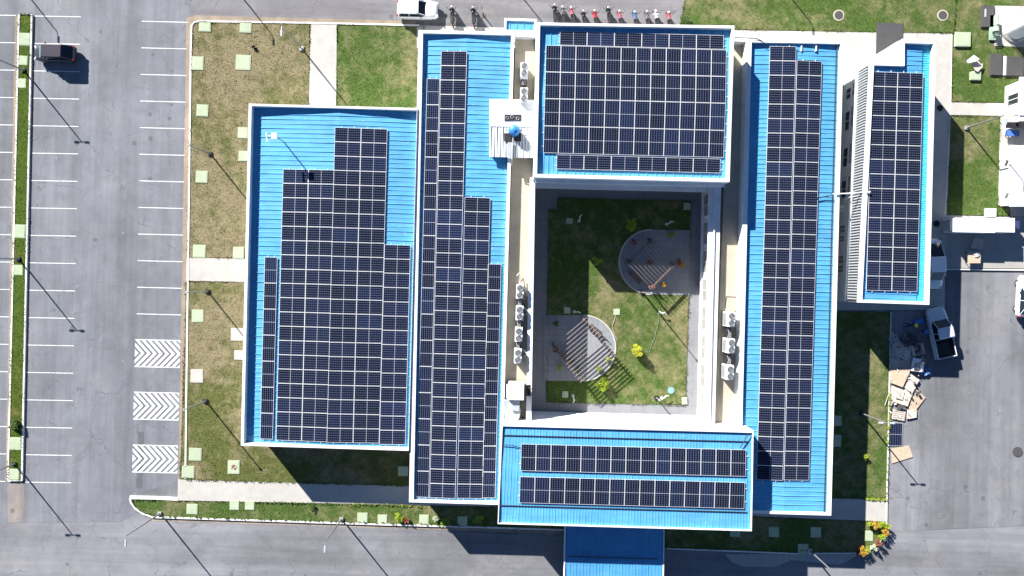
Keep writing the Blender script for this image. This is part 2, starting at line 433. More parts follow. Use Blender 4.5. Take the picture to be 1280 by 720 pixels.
for (x0, y0) in ((169, 424.8), (167.5, 490.5), (166, 556.5)):
    mb = MB(); L_, Hh = 56.5, 33.0
    def q(u, v): return P(x0+u-.025*v, y0+v+.022*u, .014)[:2]
    for k in range(-4, 10):
        c = k*7.6
        for sgn in (0, 1):
            if sgn == 0: poly = [(c-15, 0), (c-11, 0), (c+4.5, Hh/2), (c+.5, Hh/2)]
            else: poly = [(c+.5, Hh/2), (c+4.5, Hh/2), (c-11, Hh), (c-15, Hh)]
            pl = clipx(poly, 0, L_)
            if len(pl) > 2: mb.sheet([q(*p) for p in pl], .014)
    for v in (-.9, Hh-.1): mb.sheet([q(0, v), (q(L_, v)), q(L_, v+1.1), q(0, v+1.1)], .016)
    struct(mb, 'hatched_marking', M['paint'])
mb = MB()
for x, y in ((178, 117.5), (205, 376.5), (222, 143.5)):
    pass

# ------------------------------------------------------------------ pale green covers in the grass
covers = [
 (30, 49, 16, 16, 'largest pale green slab at the top end of the narrow planted island'),
 (29, 75.5, 11, 12, 'small pale green slab beside the dark red car on the island'),
 (27, 104, 11, 12, 'pale green slab on the island just below the lamp post by the car'),
 (23.5, 289, 17, 17, 'square pale green slab halfway down the planted island'),
 (22.5, 337.5, 12, 13, 'small pale green slab below the middle island lamp post'),
 (18.5, 554.5, 16, 16, 'pale green slab below the shrub near the island bottom end'),
 (17.5, 593, 13, 14, 'pale green slab closing the bottom end of the island'),
 (256, 33, 15, 13, 'pale green slab in the top left corner of the dry lawn'),
 (307, 34, 15, 14, 'pale green slab on the top edge of the dry lawn, nearer the path'),
 (247, 79, 15, 17, 'pale green slab against the kerb, second down on the dry lawn'),
 (304, 78, 19, 19, 'biggest pale green slab of the dry lawn above the west roof'),
 (253, 138, 15, 15, 'pale green slab left of the west roof top corner'),
 (303.5, 166, 13, 14, 'pale green slab tucked against the west building near its top corner'),
 (304.5, 195, 13, 13, 'pale green slab beside the west wall, above the garden lamp'),
 (252, 221, 15, 15, 'pale green slab below the topmost garden lamp on the lawn'),
 (249, 314, 16, 16, 'pale green slab just above the short cross path, kerb side'),
 (298, 316, 14, 15, 'pale green slab just above the short cross path, wall side'),
 (247, 395, 15, 16, 'pale green slab below the short cross path near the kerb'),
 (297, 418, 17, 16, 'weathered pale slab crossed by a lamp shadow beside the west wall'),
 (299, 444, 13, 12, 'small pale green slab against the wall below the weathered slab'),
 (246, 470, 16, 17, 'whitish slab in the lawn level with the upper hatched bays'),
 (244, 568, 16, 16, 'pale green slab near the bottom left of the dry lawn'),
 (292, 584, 15, 17, 'pale slab with a reddish stain near the lower lawn path'),
 (235, 590, 16, 15, 'pale green slab touching the kerb and the long south path'),
 (240, 636.5, 14, 13, 'pale slab at the left end of the south grass strip'),
 (293, 631.5, 12, 12, 'left one of two close slabs in the south grass strip'),
 (312, 632, 12, 11, 'right one of two close slabs in the south grass strip'),
 (453, 647.5, 13, 13, 'pale slab beside the street lamp in the south grass strip'),
 (478, 649, 12, 11, 'pale slab left of the yellow shrub in the south strip'),
 (530, 649.5, 12, 12, 'last sunlit pale slab of the south strip before the shade'),
 (578, 652, 12, 13, 'shaded slab in the south strip below the middle blue roof'),
 (504, 589, 13, 12, 'dark shaded slab south of the west building by the path'),
 (919, 667, 13, 8, 'shaded slab peeking out below the south hall roof edge'),
 (967.5, 665, 13, 13, 'left slab of the shaded lawn below the east roof'),
 (1020, 665.5, 13, 13, 'right slab of the shaded lawn below the east roof'),
 (1004, 687, 13, 14, 'shaded slab on the kerb at the bottom of the southeast lawn'),
 (1047, 551, 9, 15, 'lower shaded slab beside the east roof edge'),
 (1047, 526, 10, 13, 'upper shaded slab beside the east roof edge'),
 (1086.5, 670, 10, 13, 'sunlit pale slab among the orange shrubs at the corner'),
 (1204, 49, 19, 18, 'large raised pale green slab in the northeast lawn'),
 (1220, 94, 13, 12, 'small pale green slab under the crumpled board'),
 (712, 276, 8, 7, 'teal looking shaded slab in the courtyard top left lawn'),
 (859, 258, 9, 9, 'shaded slab in the top right corner of the courtyard lawn'),
 (709, 388, 8, 8, 'shaded slab above the lower left round patio'),
 (771, 390, 8, 8, 'pale sunlit slab in the middle of the courtyard lawn'),
 (706.5, 493, 7.5, 8, 'shaded slab below the lower left round patio'),
]
for (x, y, w, h, lab) in covers:
    m = (HC-.2)/F; top = .32 if lab.startswith(('large raised', 'small pale green slab under')) else .15
    c = P(x, y, top); w_, h_ = w*m, h*m
    t = thing('inspection_cover', lab, 'slab', (c[0], c[1], 0), 'pale slabs set in the lawns')
    rz = random.uniform(-.02, .02)
    mb = MB(); mb.box(c[0], c[1], (top+.02)/2, w_, h_, top-.02, rz, bev=.015); 
    mb.build('base_slab', M['greenc'] if 'whitish' not in lab and 'weathered' not in lab else M['path'], t)
    mb = MB(); mb.box(c[0], c[1], top+.002, w_*.86, h_*.86, .02, rz, bev=.004); lid = mb.build('lid', M['greenc'] if 'whitish' not in lab and 'weathered' not in lab else M['path'], t)
    if 'reddish' in lab:
        mb = MB(); mb.leaves((c[0], c[1], top+.03), .3, .3, .004, 26, .16); mb.build('stain', M['redstain'], t)

# ------------------------------------------------------------------ buildings
def inset(q, ws):
    """q = 4 world pts TL,TR,BR,BL ; ws = widths top,right,bottom,left"""
    q = [Vector(p) for p in q]; lines = []
    cen = sum(q, Vector((0, 0)))/4
    for i in range(4):
        a, b = q[i], q[(i+1) % 4]; d = (b-a).normalized(); n_ = Vector((-d.y, d.x))
        if (cen-a).dot(n_) < 0: n_ = -n_
        lines.append((a+n_*ws[i], d))
    out = []
    for i in range(4):
        (p, d), (r, e) = lines[i-1], lines[i]
        den = d.x*e.y-d.y*e.x; t = ((r-p).x*e.y-(r-p).y*e.x)/den; out.append(p+d*t)
    return out
def ringwall(mb, q, ws, h0, h1, hin, mi=0):
    qi = inset(q, ws); q = [Vector(p) for p in q]
    vs = [(p.x, p.y, h0) for p in q]+[(p.x, p.y, h1) for p in q]+[(p.x, p.y, h1) for p in qi]+[(p.x, p.y, hin) for p in qi]
    fs = []
    for i in range(4):
        j = (i+1) % 4
        fs += [(i, 4+i, 4+j, j), (4+i, 8+i, 8+j, 4+j), (8+i, 12+i, 12+j, 8+j)]
    mb.add(vs, fs, mi); return [tuple(p) for p in qi]
def bl(q, u, v):
    a = Vector(q[0]).lerp(Vector(q[1]), u); b = Vector(q[3]).lerp(Vector(q[2]), u); return a.lerp(b, v)
def roofmesh(q, rh, ribs, axis, pitch=.41, rw=.05, rhh=.04, us=(0, .5, 1)):
    """ribs along axis 'x' (u) or 'y' (v); us = breakpoints along the slope direction"""
    mb = MB(); q = [Vector(p) for p in q]
    def pt(a, b, dz=0):
        p = bl(q, a, b) if axis == 'x' else bl(q, b, a)
        return (p.x, p.y, rh(p.x, p.y)+dz)
    for s in range(len(us)-1):
        mb.add([pt(us[s], 0), pt(us[s], 1), pt(us[s+1], 1), pt(us[s+1], 0)], [(0, 1, 2, 3)])
        mb.f[-1] = mb.f[-1] if Vector((0,0,1)).dot((Vector(mb.v[-3])-Vector(mb.v[-4])).cross(Vector(mb.v[-2])-Vector(mb.v[-3]))) > 0 else mb.f[-1][::-1]
    L = ((q[3]-q[0]).length if axis == 'x' else (q[1]-q[0]).length)
    n = int(L/pitch)
    for i in range(n):
        t = (i+.5)/n; d = rw/L/2
        
        for s in range(len(us)-1):
            a, b = us[s], us[s+1]; j_ = (i+s) % 2; ha, hgt = rhh*(.35 if j_ else 1.5), rhh*(1.5 if j_ else .55)
            vs = [pt(a, t-d*1.6), pt(a, t+d*1.6), pt(a, t+d*.6, ha), pt(a, t-d*.6, ha), pt(b, t-d*1.6), pt(b, t+d*1.6), pt(b, t+d*.6, hgt), pt(b, t-d*.6, hgt)]
            mb.add(vs, [(1, 2, 6, 5), (2, 3, 7, 6), (3, 0, 4, 7), (0, 1, 2, 3), (7, 6, 5, 4)])
    return mb
def windows(par, a, b, n, z0, z1, width, gl='glass', prot=.03, mull=True):
    a, b = Vector(a), Vector(b); d = (b-a).normalized(); nr = Vector((d.y, -d.x)); ang = math.atan2(d.y, d.x)
    for i in range(n):
        c = a.lerp(b, (i+.5)/n)+nr*prot/2
        mb = MB()
        mb.box(c.x, c.y, z1+.03, width+.12, prot+.06, .06, ang); mb.box(c.x, c.y, z0-.03, width+.2, prot+.16, .06, ang)
        for s in (-1, 1):
            e = c+d*s*(width/2+.03); mb.box(e.x, e.y, (z0+z1)/2, .06, prot+.06, z1-z0, ang)
        if mull: mb.box(c.x+nr.x*.01, c.y+nr.y*.01, (z0+z1)/2, .05, prot+.05, z1-z0, ang)
        w = mb.build('window', M['whitem'], par)
        mb = MB(); mb.box(c.x, c.y, (z0+z1)/2, width, prot, z1-z0, ang); mb.build('pane', M[gl], w)

def centre(q): return (sum(p[0] for p in q)/4, sum(p[1] for p in q)/4, 0)

PW, PBW = M['white'], None
# --- west wing
hW = 4.58
qW = PP([(311, 129.5), (521.6, 135), (510.8, 563.5), (301, 557)], hW)
xrW = P(418.5, 350, 4.3)[0]
rhW = lambda x, y: 4.32-abs(x-xrW)*.045
W = thing('classroom_building', 'westernmost blue roofed building with the widest block of solar panels', 'building', centre(qW))
mb = MB(); qi = ringwall(mb, qW, (.2, .03, .2, .26), 0, hW, 3.7); mb.build('wall', PW, W)
us_ = (xrW-qi[0][0])/(qi[1][0]-qi[0][0])
roofmesh(qi, rhW, True, 'x', .42, us=(0, us_, 1)).build('roof', M['roof'], W)
windows(W, (qW[3][0]+.0, qW[3][1]+1), (qW[0][0], qW[0][1]-1), 10, 1.1, 2.6, 1.6)
# --- middle wing
hB = 4.42
qB = PP([(523, 37.5), (643, 40), (626.8, 631), (511.2, 627.8)], hB)
xrB = P(583.5, 60, 4.2)[0]
rhB = lambda x, y: 4.2-abs(x-xrB+(y-20)*.0)*.045
B = thing('classroom_building', 'long narrow blue roofed building next to the westernmost one, with the white stair hut', 'building', centre(qB))
mb = MB(); qi = ringwall(mb, qB, (.28, .3, .22, .42), 0, hB, 3.6); mb.build('wall', PW, B)
us_ = (xrB-qi[0][0])/(qi[1][0]-qi[0][0])
roofmesh(qi, rhB, True, 'x', .42, us=(0, us_, 1)).build('roof', M['roof'], B)
# --- east wing
hE = 4.62
qE = PP([(934, 50), (1054.5, 52), (1039, 644.5), (919.5, 641)], hE)
xrE0 = P(995, 70, 4.4); xrE1 = P(978, 600, 4.4)
kE = (xrE1[0]-xrE0[0])/(xrE1[1]-xrE0[1])
rhE = lambda x, y: 4.42-abs(x-(xrE0[0]+(y-xrE0[1])*kE))*.04
E = thing('classroom_building', 'longest blue roofed building right of the courtyard', 'building', centre(qE))
mb = MB(); qi = ringwall(mb, qE, (.20, .26, .2, .42), 0, hE, 3.7); mb.build('wall', PW, E)
us_ = .5
roofmesh(qi, rhE, True, 'x', .42, us=(0, us_, 1)).build('roof', M['roof'], E)
mb = MB(); a = Vector(qi[1]).lerp(Vector(qi[0]), .03); b = Vector(qi[2]).lerp(Vector(qi[3]), .03)
mb.cyl((a.x, a.y, rhE(a.x, a.y)+.05), (b.x, b.y, rhE(b.x, b.y)+.05), .05, n=8); mb.build('gutter', M['dark'], E)
# --- north hall (two storeys)
hM = 7.04
qM = PP([(671, 28), (918, 32), (912, 227.5), (667, 221.5)], hM)
yM = P(790, 125, 6.7)[1]
rhM = lambda x, y: 6.78-abs(y-yM)*.035
Mn = thing('assembly_hall', 'tall two storey hall with blue roof above the courtyard', 'building', centre(qM))
mb = MB(); qi = ringwall(mb, qM, (.24, .22, .3, .3), 0, hM, 5.9); mb.build('wall', PW, Mn)
roofmesh(qi, rhM, True, 'y', .40, us=(0, .5, 1)).build('roof', M['roof'], Mn)
for z, pr in ((6.1, .35), (3.5, .5), (1.0, .12)):
    mb = MB(); a, b = Vector(qM[3]), Vector(qM[2]); 
    mb.prism([(a.x+.2, a.y-.002), (b.x-.2, b.y-.002), (b.x-.2, b.y-pr), (a.x+.2, a.y-pr)], z, z+.14); mb.build('ledge', PW, Mn)
windows(Mn, (qM[3][0]+.5, qM[3][1]), (qM[2][0]-.5, qM[2][1]), 8, 4.3, 5.6, 1.5)
windows(Mn, (qM[3][0]+.5, qM[3][1]), (qM[2][0]-.5, qM[2][1]), 8, 1.3, 3.1, 1.6)
# --- south hall
hS = 6.5
qS = PP([(627.3, 530), (942, 538.3), (939.8, 664), (622, 655)], hS)
yS = P(790, 592, 6.3)[1]
rhS = lambda x, y: 6.42-abs(y-yS)*.03
S = thing('assembly_hall', 'wide blue roofed hall below the courtyard with two rows of panels', 'building', centre(qS))
mb = MB(); qi = ringwall(mb, qS, (.20, .08, .07, .08), 0, hS, 5.7); mb.build('wall', PW, S)
roofmesh(qi, rhS, True, 'y', .27, .04, .024, us=(0, .5, 1)).build('roof', M['roof'], S)
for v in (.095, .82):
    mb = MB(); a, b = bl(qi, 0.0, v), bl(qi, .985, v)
    mb.tube([(a.x, a.y, rhS(a.x, a.y)+.06), (b.x, b.y, rhS(b.x, b.y)+.06)], .045); mb.build('dark_roof_line', M['dark'], S)  # dark tube added in place of the shadow line at the roof sheet step
windows(S, (qS[3][0]+.5, qS[3][1]), (qS[2][0]-.5, qS[2][1]), 10, 3.9, 5.2, 1.5)
# --- northeast building
hN = 5.0
qN = PP([(1085, 81), (1170, 52.5), (1161.7, 381), (1071, 377.5)], hN)
nA = PP([(1087, 80), (1129.5, 81), (1129.5, 51.5), (1170, 52.5), (1161.7, 381), (1072, 378)], hN)
rhN = lambda x, y: 4.72-(x-nA[0][0])*.02
Nb = thing('office_building', 'northeast building with notched blue roof and louvred white west wall', 'building', (nA[0][0]+3, 0, 0))
mb = MB()
def polyinset(pl, w):
    pl = [Vector(p) for p in pl]; n = len(pl); o = []
    ar = sum(pl[i].x*pl[(i+1) % n].y-pl[(i+1) % n].x*pl[i].y for i in range(n)); sg = 1 if ar > 0 else -1
    for i in range(n):
        a, b, c = pl[i-1], pl[i], pl[(i+1) % n]; d1, d2 = (b-a).normalized(), (c-b).normalized()
        n1, n2 = Vector((-d1.y, d1.x))*sg, Vector((-d2.y, d2.x))*sg
        p, r = a+n1*w[i-1], b+n2*w[i]; den = d1.x*d2.y-d1.y*d2.x; t = ((r-p).x*d2.y-(r-p).y*d2.x)/den; o.append(p+d1*t)
    return o
ni = polyinset(nA, [.1, .1, .16, .22, .26, .42])
n_ = len(nA); vs = [(x, y, 0) for x, y in nA]+[(x, y, hN) for x, y in nA]+[(p.x, p.y, hN) for p in ni]+[(p.x, p.y, 4.2) for p in ni]
fs = []
for i in range(n_):
    j = (i+1) % n_; fs += [(i, j, n_+j, n_+i), (n_+i, n_+j, 2*n_+j, 2*n_+i), (2*n_+i, 2*n_+j, 3*n_+j, 3*n_+i)]
mb.add(vs, fs); mb.build('wall', PW, Nb)
# roof in two strips: main and cyan edge strip
def xat(y, i, j): 
    a, b = ni[i], ni[j]; t = (y-a.y)/(b.y-a.y); return a.x+(b.x-a.x)*t
strip = .78
qa = [(ni[0].x, ni[0].y), (ni[3].x-strip, ni[1].y), (ni[4].x-strip, ni[4].y), (ni[5].x, ni[5].y)]
rm = roofmesh(qa, rhN, True, 'x', .42, us=(0, 1)); 
qb = [(ni[2].x, ni[2].y), (ni[3].x-strip, ni[3].y), (ni[3].x-strip, ni[1].y+.002), (ni[1].x, ni[1].y+.002)]
rm2 = roofmesh(qb, rhN, True, 'x', .42, us=(0, 1)); o_ = len(rm.v); rm.add(rm2.v, rm2.f)
rm.build('roof', M['roof2'], Nb)
qc = [(ni[3].x-strip+.03, ni[3].y), (ni[3].x, ni[3].y), (ni[4].x, ni[4].y), (ni[4].x-strip+.03, ni[4].y)]
roofmesh(qc, lambda x, y: 4.62-(x-ni[4].x)*-.16 if 0 else 4.5, True, 'x', .22, .03, .03, us=(0, 1)).build('gutter_roof', M['cyan'], Nb)
# west face: ribbed cladding, ledge, windows
a, b = Vector(nA[0]), Vector(nA[5])
mb = MB(); L = (b-a).length; d = (b-a).normalized(); nr = Vector((d.y, -d.x))
if nr.x > 0: nr = -nr
mb.prism([tuple(a+nr*.004), tuple(b+nr*.004), tuple(b+nr*.05), tuple(a+nr*.05)], 3.25, 4.86)
for i in range(int(L/.26)):
    c = a+d*(i+.5)*.26+nr*.11; mb.box(c.x, c.y, 4.05, .12, .14, 1.6, math.atan2(d.y, d.x), mi=1)
mb.build('louvre_cladding', [M['fan'], M['duct']], Nb)
mb = MB(); mb.prism([tuple(a+nr*.004), tuple(b+nr*.004), tuple(b+nr*.32), tuple(a+nr*.32)], 3.05, 3.2); mb.build('ledge', PW, Nb)
def nface(y0, y1, z0, z1, gl):
    t0 = (y0-81)/297; t1 = (y1-81)/297
    c = a.lerp(b, (t0+t1)/2)+nr*.02; w = L*(t1-t0); ang = math.atan2(d.y, d.x)
    mb = MB(); mb.box(c.x, c.y, z1+.03, w+.1, .1, .06, ang); mb.box(c.x, c.y, z0-.03, w+.16, .2, .06, ang)
    for s in (-1, 0, 1):
        e = c+d*s*(w/2); mb.box(e.x, e.y, (z0+z1)/2, .06, .1, z1-z0, ang)
    w_ = mb.build('window', M['whitem'], Nb); mb = MB(); mb.box(c.x, c.y, (z0+z1)/2, w, .05, z1-z0, ang); mb.build('pane', M[gl], w_)
for y0, y1 in ((97, 112), (128, 153), (176, 201), (219, 242)):
    nface(y0, y1, .9, 1.75, 'glass'); nface(y0-4, y1-2, 2.1, 2.75, 'beige')
for y0, y1 in ((278, 288), (292, 300), (318, 328), (331, 340)):
    nface(y0, y1, .9, 2.0, 'beige')
# white porch slab on the notch, and the dark pad beyond
pw = PP([(1129, 48), (1128.3, 80), (1087, 79.5), (1095, 68)], 4.2)
t = thing('porch_canopy', 'white porch slab in the roof notch of the northeast building', 'canopy', (*pw[2], 0))
mb = MB(); mb.prism(pw, 4.05, 4.2); mb.build('slab', PW, t)
mb = MB(); mb.box(pw[3][0]+.4, pw[3][1]-.2, 2.02, .2, .2, 4.04); mb.box(pw[0][0]-.3, pw[0][1]-.3, 2.02, .2, .2, 4.04); mb.build('post', PW, t)
pathp([(1096, 28), (1129, 29.5), (1129, 60), (1095, 69)], z=.16, mat='darkc', name='paved_pad')

# --- links (flat roofs) round the courtyard
t = thing('link_building', 'narrow flat roofed link left of the courtyard carrying air conditioners', 'building', P(650, 300, 0))
q1 = PP([(644.5, 44), (669, 44), (659.7, 533), (629.5, 533)], 3.55)
mb = MB(); mb.prism(q1, 0, 3.55); mb.build('wall', M['slab'], t)
q2 = PP([(662.5, 222), (669, 222), (664, 532), (657.5, 532)], 4.7)
mb = MB(); mb.prism(q2, 0.01, 4.7); mb.build('parapet', PW, t)
q3 = PP([(644, 40.5), (671, 41.5), (670.5, 46.5), (644, 45.5)], 4.3)
mb = MB(); mb.prism(q3, 0.01, 4.3); mb.build('parapet', PW, t)
t = thing('link_building', 'narrow flat roofed link between the courtyard and the longest roof', 'building', P(905, 400, 0))
q1 = PP([(912, 52), (934, 53), (921, 541), (893.5, 541)], 3.35)
mb = MB(); mb.prism(q1, 0, 3.35); mb.build('wall', M['slab'], t)
q3 = PP([(917, 46.5), (936, 47), (935.5, 52), (917, 51.5)], 4.3)
mb = MB(); mb.prism(q3, 0.01, 4.3); mb.build('parapet', PW, t)
# courtyard east wall + eave
e0, e1 = P(880.5, 236, 0), P(873.5, 524, 0)
wx0, wx1 = NX+230, NX+228
ea, eb = Vector(P(877, 238, 0)[:2]), Vector(P(871, 521.5, 0)[:2])
mb = MB(); mb.prism([tuple(ea), tuple(eb), (eb.x+.5, eb.y), (ea.x+.5, ea.y)], 0.02, 3.95); mb.build('wall', PW, t)
q2 = PP([(886.5, 231), (901.5, 231), (893.5, 536), (880, 536)], 4.1)
mb = MB(); mb.prism(q2, 3.9, 4.1); mb.build('eave', PW, t)
windows(t, (ea.x, ea.y-.3), (eb.x, eb.y+.3), 8, 1.2, 2.9, 2.1, 'beige', .04)
mb = MB(); mb.prism([(ea.x-.2, ea.y), (eb.x-.2, eb.y), (eb.x-.004, eb.y), (ea.x-.004, ea.y)], .9, 1.0); mb.build('ledge', PW, t)
# courtyard south wall + eave
t = thing('link_building', 'white gallery wall closing the bottom of the courtyard', 'building', P(770, 522, 0))
sa, sb = Vector(P(667, 517, 0)[:2]), Vector(P(875, 522, 0)[:2])
mb = MB(); mb.prism([tuple(sa), tuple(sb), (sb.x, sb.y-.4), (sa.x, sa.y-.4)], 0.02, 3.95); mb.build('wall', PW, t)
q2 = PP([(668, 524), (886, 529), (886, 548), (668, 544)], 4.1)
mb = MB(); mb.prism(q2, 3.92, 4.12); mb.build('eave', PW, t)
windows(t, (sb.x-.3, sb.y), (sa.x+.3, sa.y), 8, 1.2, 2.9, 1.7, 'glass', .04)
mb = MB(); mb.prism([(sa.x, sa.y+.3), (sb.x, sb.y+.3), (sb.x, sb.y+.004), (sa.x, sa.y+.004)], .9, 1.0); mb.build('ledge', PW, t)

mb = MB(); q4 = PP([(668, 526.5), (884, 531.6), (884, 533.4), (668, 528.2)], 4.3); mb.prism(q4, 4.123, 4.3); mb.build('upstand', PW, t)
mb = MB(); q4 = PP([(893.5, 232), (895, 232), (888, 530), (886.5, 530)], 4.25); mb.prism(q4, 4.13, 4.25); mb.build('upstand', PW, t)
# --- entrance canopies
q = PP([(630.5, 22.5), (670.5, 23.8), (670, 40), (630, 39.3)], 3.6)
t = thing('entrance_canopy', 'tiny blue roofed canopy by the road above the link', 'canopy', (*q[3], 0))
mb = MB(); qi = ringwall(mb, q, (.2, .2, .15, .2), 3.1, 3.6, 3.3); mb.build('fascia', PW, t)
roofmesh(qi, lambda x, y: 3.42, True, 'y', .55, .05, .05, us=(0, 1)).build('roof', M['roof'], t)
mb = MB()
for p in q: pass
for p in q[:2]: mb.box(p[0]+(.12 if p is q[0] else -.12), p[1]-.12, 1.6, .15, .15, 3.0)
mb.build('post', PW, t)
q = PP([(706, 650), (831, 654), (829, 760), (704, 757)], 3.4)
yC = P(770, 691, 3.4)[1]
rhC = lambda x, y: 3.38-abs(y-yC)*.03
t = thing('entrance_canopy', 'large blue drive-through canopy at the bottom edge', 'canopy', (*q[3], 0))
mb = MB(); qi = ringwall(mb, q, (.1, .1, .1, .1), 2.9, 3.42, 3.1); mb.build('fascia', PW, t)
roofmesh(qi, rhC, True, 'y', .30, .04, .028, us=(0, .4, 1)).build('roof', M['roof2'], t)
mb = MB(); a, b = bl(qi, .02, .42), bl(qi, .95, .42); mb.tube([(a.x, a.y, 3.46), (b.x, b.y, 3.46)], .04); mb.build('dark_roof_line', M['dark'], t)  # dark line along the canopy ridge, drawn as a thin tube
for i in (2, 3, 0, 1):
    mb = MB(); c = Vector(qi[i]).lerp(Vector(centre(qi)[:2]), .12); mb.cyl((c.x, c.y, 0), (c.x, c.y, 3.05), .2, n=16); mb.build('column', PW, t)

M['hutsheet'] = simple('weathered_white_sheet', (.50, .53, .55), .5, .1, .08, 2)
# --- stair hut on the middle wing
hH = 4.75
q = PP([(612, 124), (668, 125), (666.3, 197.3), (611.5, 196)], hH)
t = thing('stair_hut', 'white flat stair hut with ribbed lower half beside the tall hall', 'hut', (*q[3], 3.5))
mb = MB(); qq = inset(q, (.15, .12, .15, .15)); mb.prism([tuple(p) for p in qq], 3.56, hH-.125); mb.build('wall', PW, t)
qm = [bl(q, 0, .47), bl(q, 1, .47)]
mb = MB(); mb.prism([tuple(q[0]), tuple(q[1]), tuple(qm[1]), tuple(qm[0])], hH-.12, hH+.04); mb.build('roof_slab', M['whitem'], t)
ql = [tuple(qm[0]), tuple(qm[1]), q[2], q[3]]
rm = roofmesh(ql, lambda x, y: hH-.02, True, 'y', .27, .05, .06, us=(0, 1)); rm.prism(ql, hH-.119, hH-.03); rm.build('roof_sheet', M['hutsheet'], t)
def decal(x0, y0, x1, y1, z, mat, name, par, th=.05):
    mb = MB(); mb.prism(PP([(x0, y0), (x1, y0), (x1, y1), (x0, y1)], z), z-th, z); return mb.build(name, mat, par)
decal(630.5, 143, 651.5, 151, hH+.10, M['dark'], 'hatch', t, .055)
decal(630, 166.5, 641.5, 176.5, hH+.12, M['dark'], 'hatch', t, .055)
decal(643, 166.5, 651.5, 176.5, hH+.12, M['rub'], 'hatch', t, .055)
for (x, y) in ((634, 147), (640, 146), (647, 148)):
    c = P(x, y, hH+.15); mb = MB(); mb.torus((c[0], c[1], hH+.13), .14, .02, 'Z', 12, 6); mb.build('ring_bolt', M['metal'], t)
decal(634.5, 178, 641, 198, hH+.2, M['duct'], 'duct_cover', t, .12)
c = P(643, 158, 7.0)
t = thing('water_tank', 'round blue tank standing on the white stair hut roof', 'tank', (c[0], c[1], hH))
mb = MB(); zb = hH+.06
for i in range(20):
    pass
mb.cyl((c[0], c[1], zb), (c[0], c[1], zb+.7), .48, .5, 20); mb.ell((c[0], c[1], zb+.7), .5, .5, .32, 20, 6, z0=0.0)
for i in range(8):
    an = i*math.pi/4; mb.cyl((c[0]+.12*math.cos(an), c[1]+.12*math.sin(an), zb+1.0), (c[0]+.49*math.cos(an), c[1]+.49*math.sin(an), zb+.74), .03, n=6)
mb.build('tank_body', M['blueplastic'], t)
mb = MB(); mb.cyl((c[0], c[1], zb+1.0), (c[0], c[1], zb+1.08), .13, n=12); mb.build('lid', M['blueplastic'], t)
mb = MB(); a = P(641.5, 168, hH+.2); b = P(640, 200, hH+.2); b2 = P(639.5, 206, 4.9)
mb.tube([(a[0], a[1], hH+.25), (b[0], b[1], hH+.25), (b2[0], b2[1], 4.6)], .05); mb.build('pipe', M['metal'], t)
for dx in (-.5, .5):
    mb = MB(); mb.box(c[0]+dx, c[1]-.1, zb+.3, .05, .6, .06); mb.box(c[0]+dx*1.3, c[1]+.1, zb+.2, .3, .05, .05); mb.build('bracket', M['dark'], t)

# ------------------------------------------------------------------ solar arrays
def panelmesh(w, h):
    """w x h panel, long side decides the cell layout"""
    me = bpy.data.meshes.new('solar_panel'); fr = .026; th = .035
    land = w > h
    X, Y = w/2, h/2
    v = [(-X, -Y, th), (X, -Y, th), (X, Y, th), (-X, Y, th), (-X+fr, -Y+fr, th), (X-fr, -Y+fr, th), (X-fr, Y-fr, th), (-X+fr, Y-fr, th),
         (-X+fr, -Y+fr, th-.004), (X-fr, -Y+fr, th-.004), (X-fr, Y-fr, th-.004), (-X+fr, Y-fr, th-.004), (-X, -Y, 0), (X, -Y, 0), (X, Y, 0), (-X, Y, 0)]
    f = [(8, 9, 10, 11), (0, 1, 5, 4), (1, 2, 6, 5), (2, 3, 7, 6), (3, 0, 4, 7), (12, 13, 1, 0), (13, 14, 2, 1), (14, 15, 3, 2), (15, 12, 0, 3), (15, 14, 13, 12)]
    me.from_pydata(v, [], f); me.materials.append(M['pv']); me.materials.append(M['alu'])
    for i, p in enumerate(me.polygons): p.material_index = 0 if i == 0 else 1
    uv = me.uv_layers.new(name='UVMap')
    for k, li in enumerate(me.polygons[0].loop_indices):
        c = v[f[0][k]]; a, b = (c[0]+X)/w, (c[1]+Y)/h
        uv.data[li].uv = (a, b) if land else (b, a)
    return me
def array(label, groups, rh, grad, raildir, h=4.3, skew=0.0):
    c = P(groups[0][0], groups[0][1], h)
    t = thing('solar_array', label, 'solar array', (c[0], c[1], rh(c[0], c[1])), 'solar arrays on the blue roofs')
    m = (HC-h)/F; org = Vector(t.location)
    for (px, py, nc, nr_, pw, ph) in groups:
        o = P(px, py, h); w, hh = pw*m, ph*m
        me = panelmesh(w-.015, hh-.015)
        for j in range(nr_):
            for i in range(nc):
                x = o[0]+(i+.5)*w-(j+.5)*hh*skew; y = o[1]-(j+.5)*hh
                gx, gy = grad(x, y)
                ob = bpy.data.objects.new('solar_panel', me); C.objects.link(ob); ob.parent = t
                ob.location = Vector((x, y, rh(x, y)+.11))-org
                ob.rotation_euler = (math.atan(gy)+random.uniform(-.004, .004), -math.atan(gx)+random.uniform(-.004, .004), 0)
        if raildir == 'y':
            for i in range(nc):
                for k in (.25, .75):
                    xa = o[0]+(i+k)*w; ya = o[1]+.16; xb = xa-nr_*hh*skew; yb = o[1]-nr_*hh-.16
                    mb = MB(); mb.tube([(xa, ya, rh(xa, ya)+.075), (xb, yb, rh(xb, yb)+.075)], .028, 4); mb.build('rail', M['alu'], t)
        else:
            for j in range(nr_):
                for k in (.25, .75):
                    xa = o[0]-.16; xb = o[0]+nc*w+.2; y = o[1]-(j+k)*hh
                    mb = MB(); mb.tube([(xa, y, rh(xa, y)+.075), (xb, y, rh(xb, y)+.075)], .028, 4); mb.build('rail', M['alu'], t)
    return t
gW = lambda x, y: ((.045 if x < xrW else -.045), 0)
gB = lambda x, y: ((.045 if x < xrB else -.045), 0)
gE = lambda x, y: ((.04 if x < xrE0[0]+(y-xrE0[1])*kE else -.04), 0)
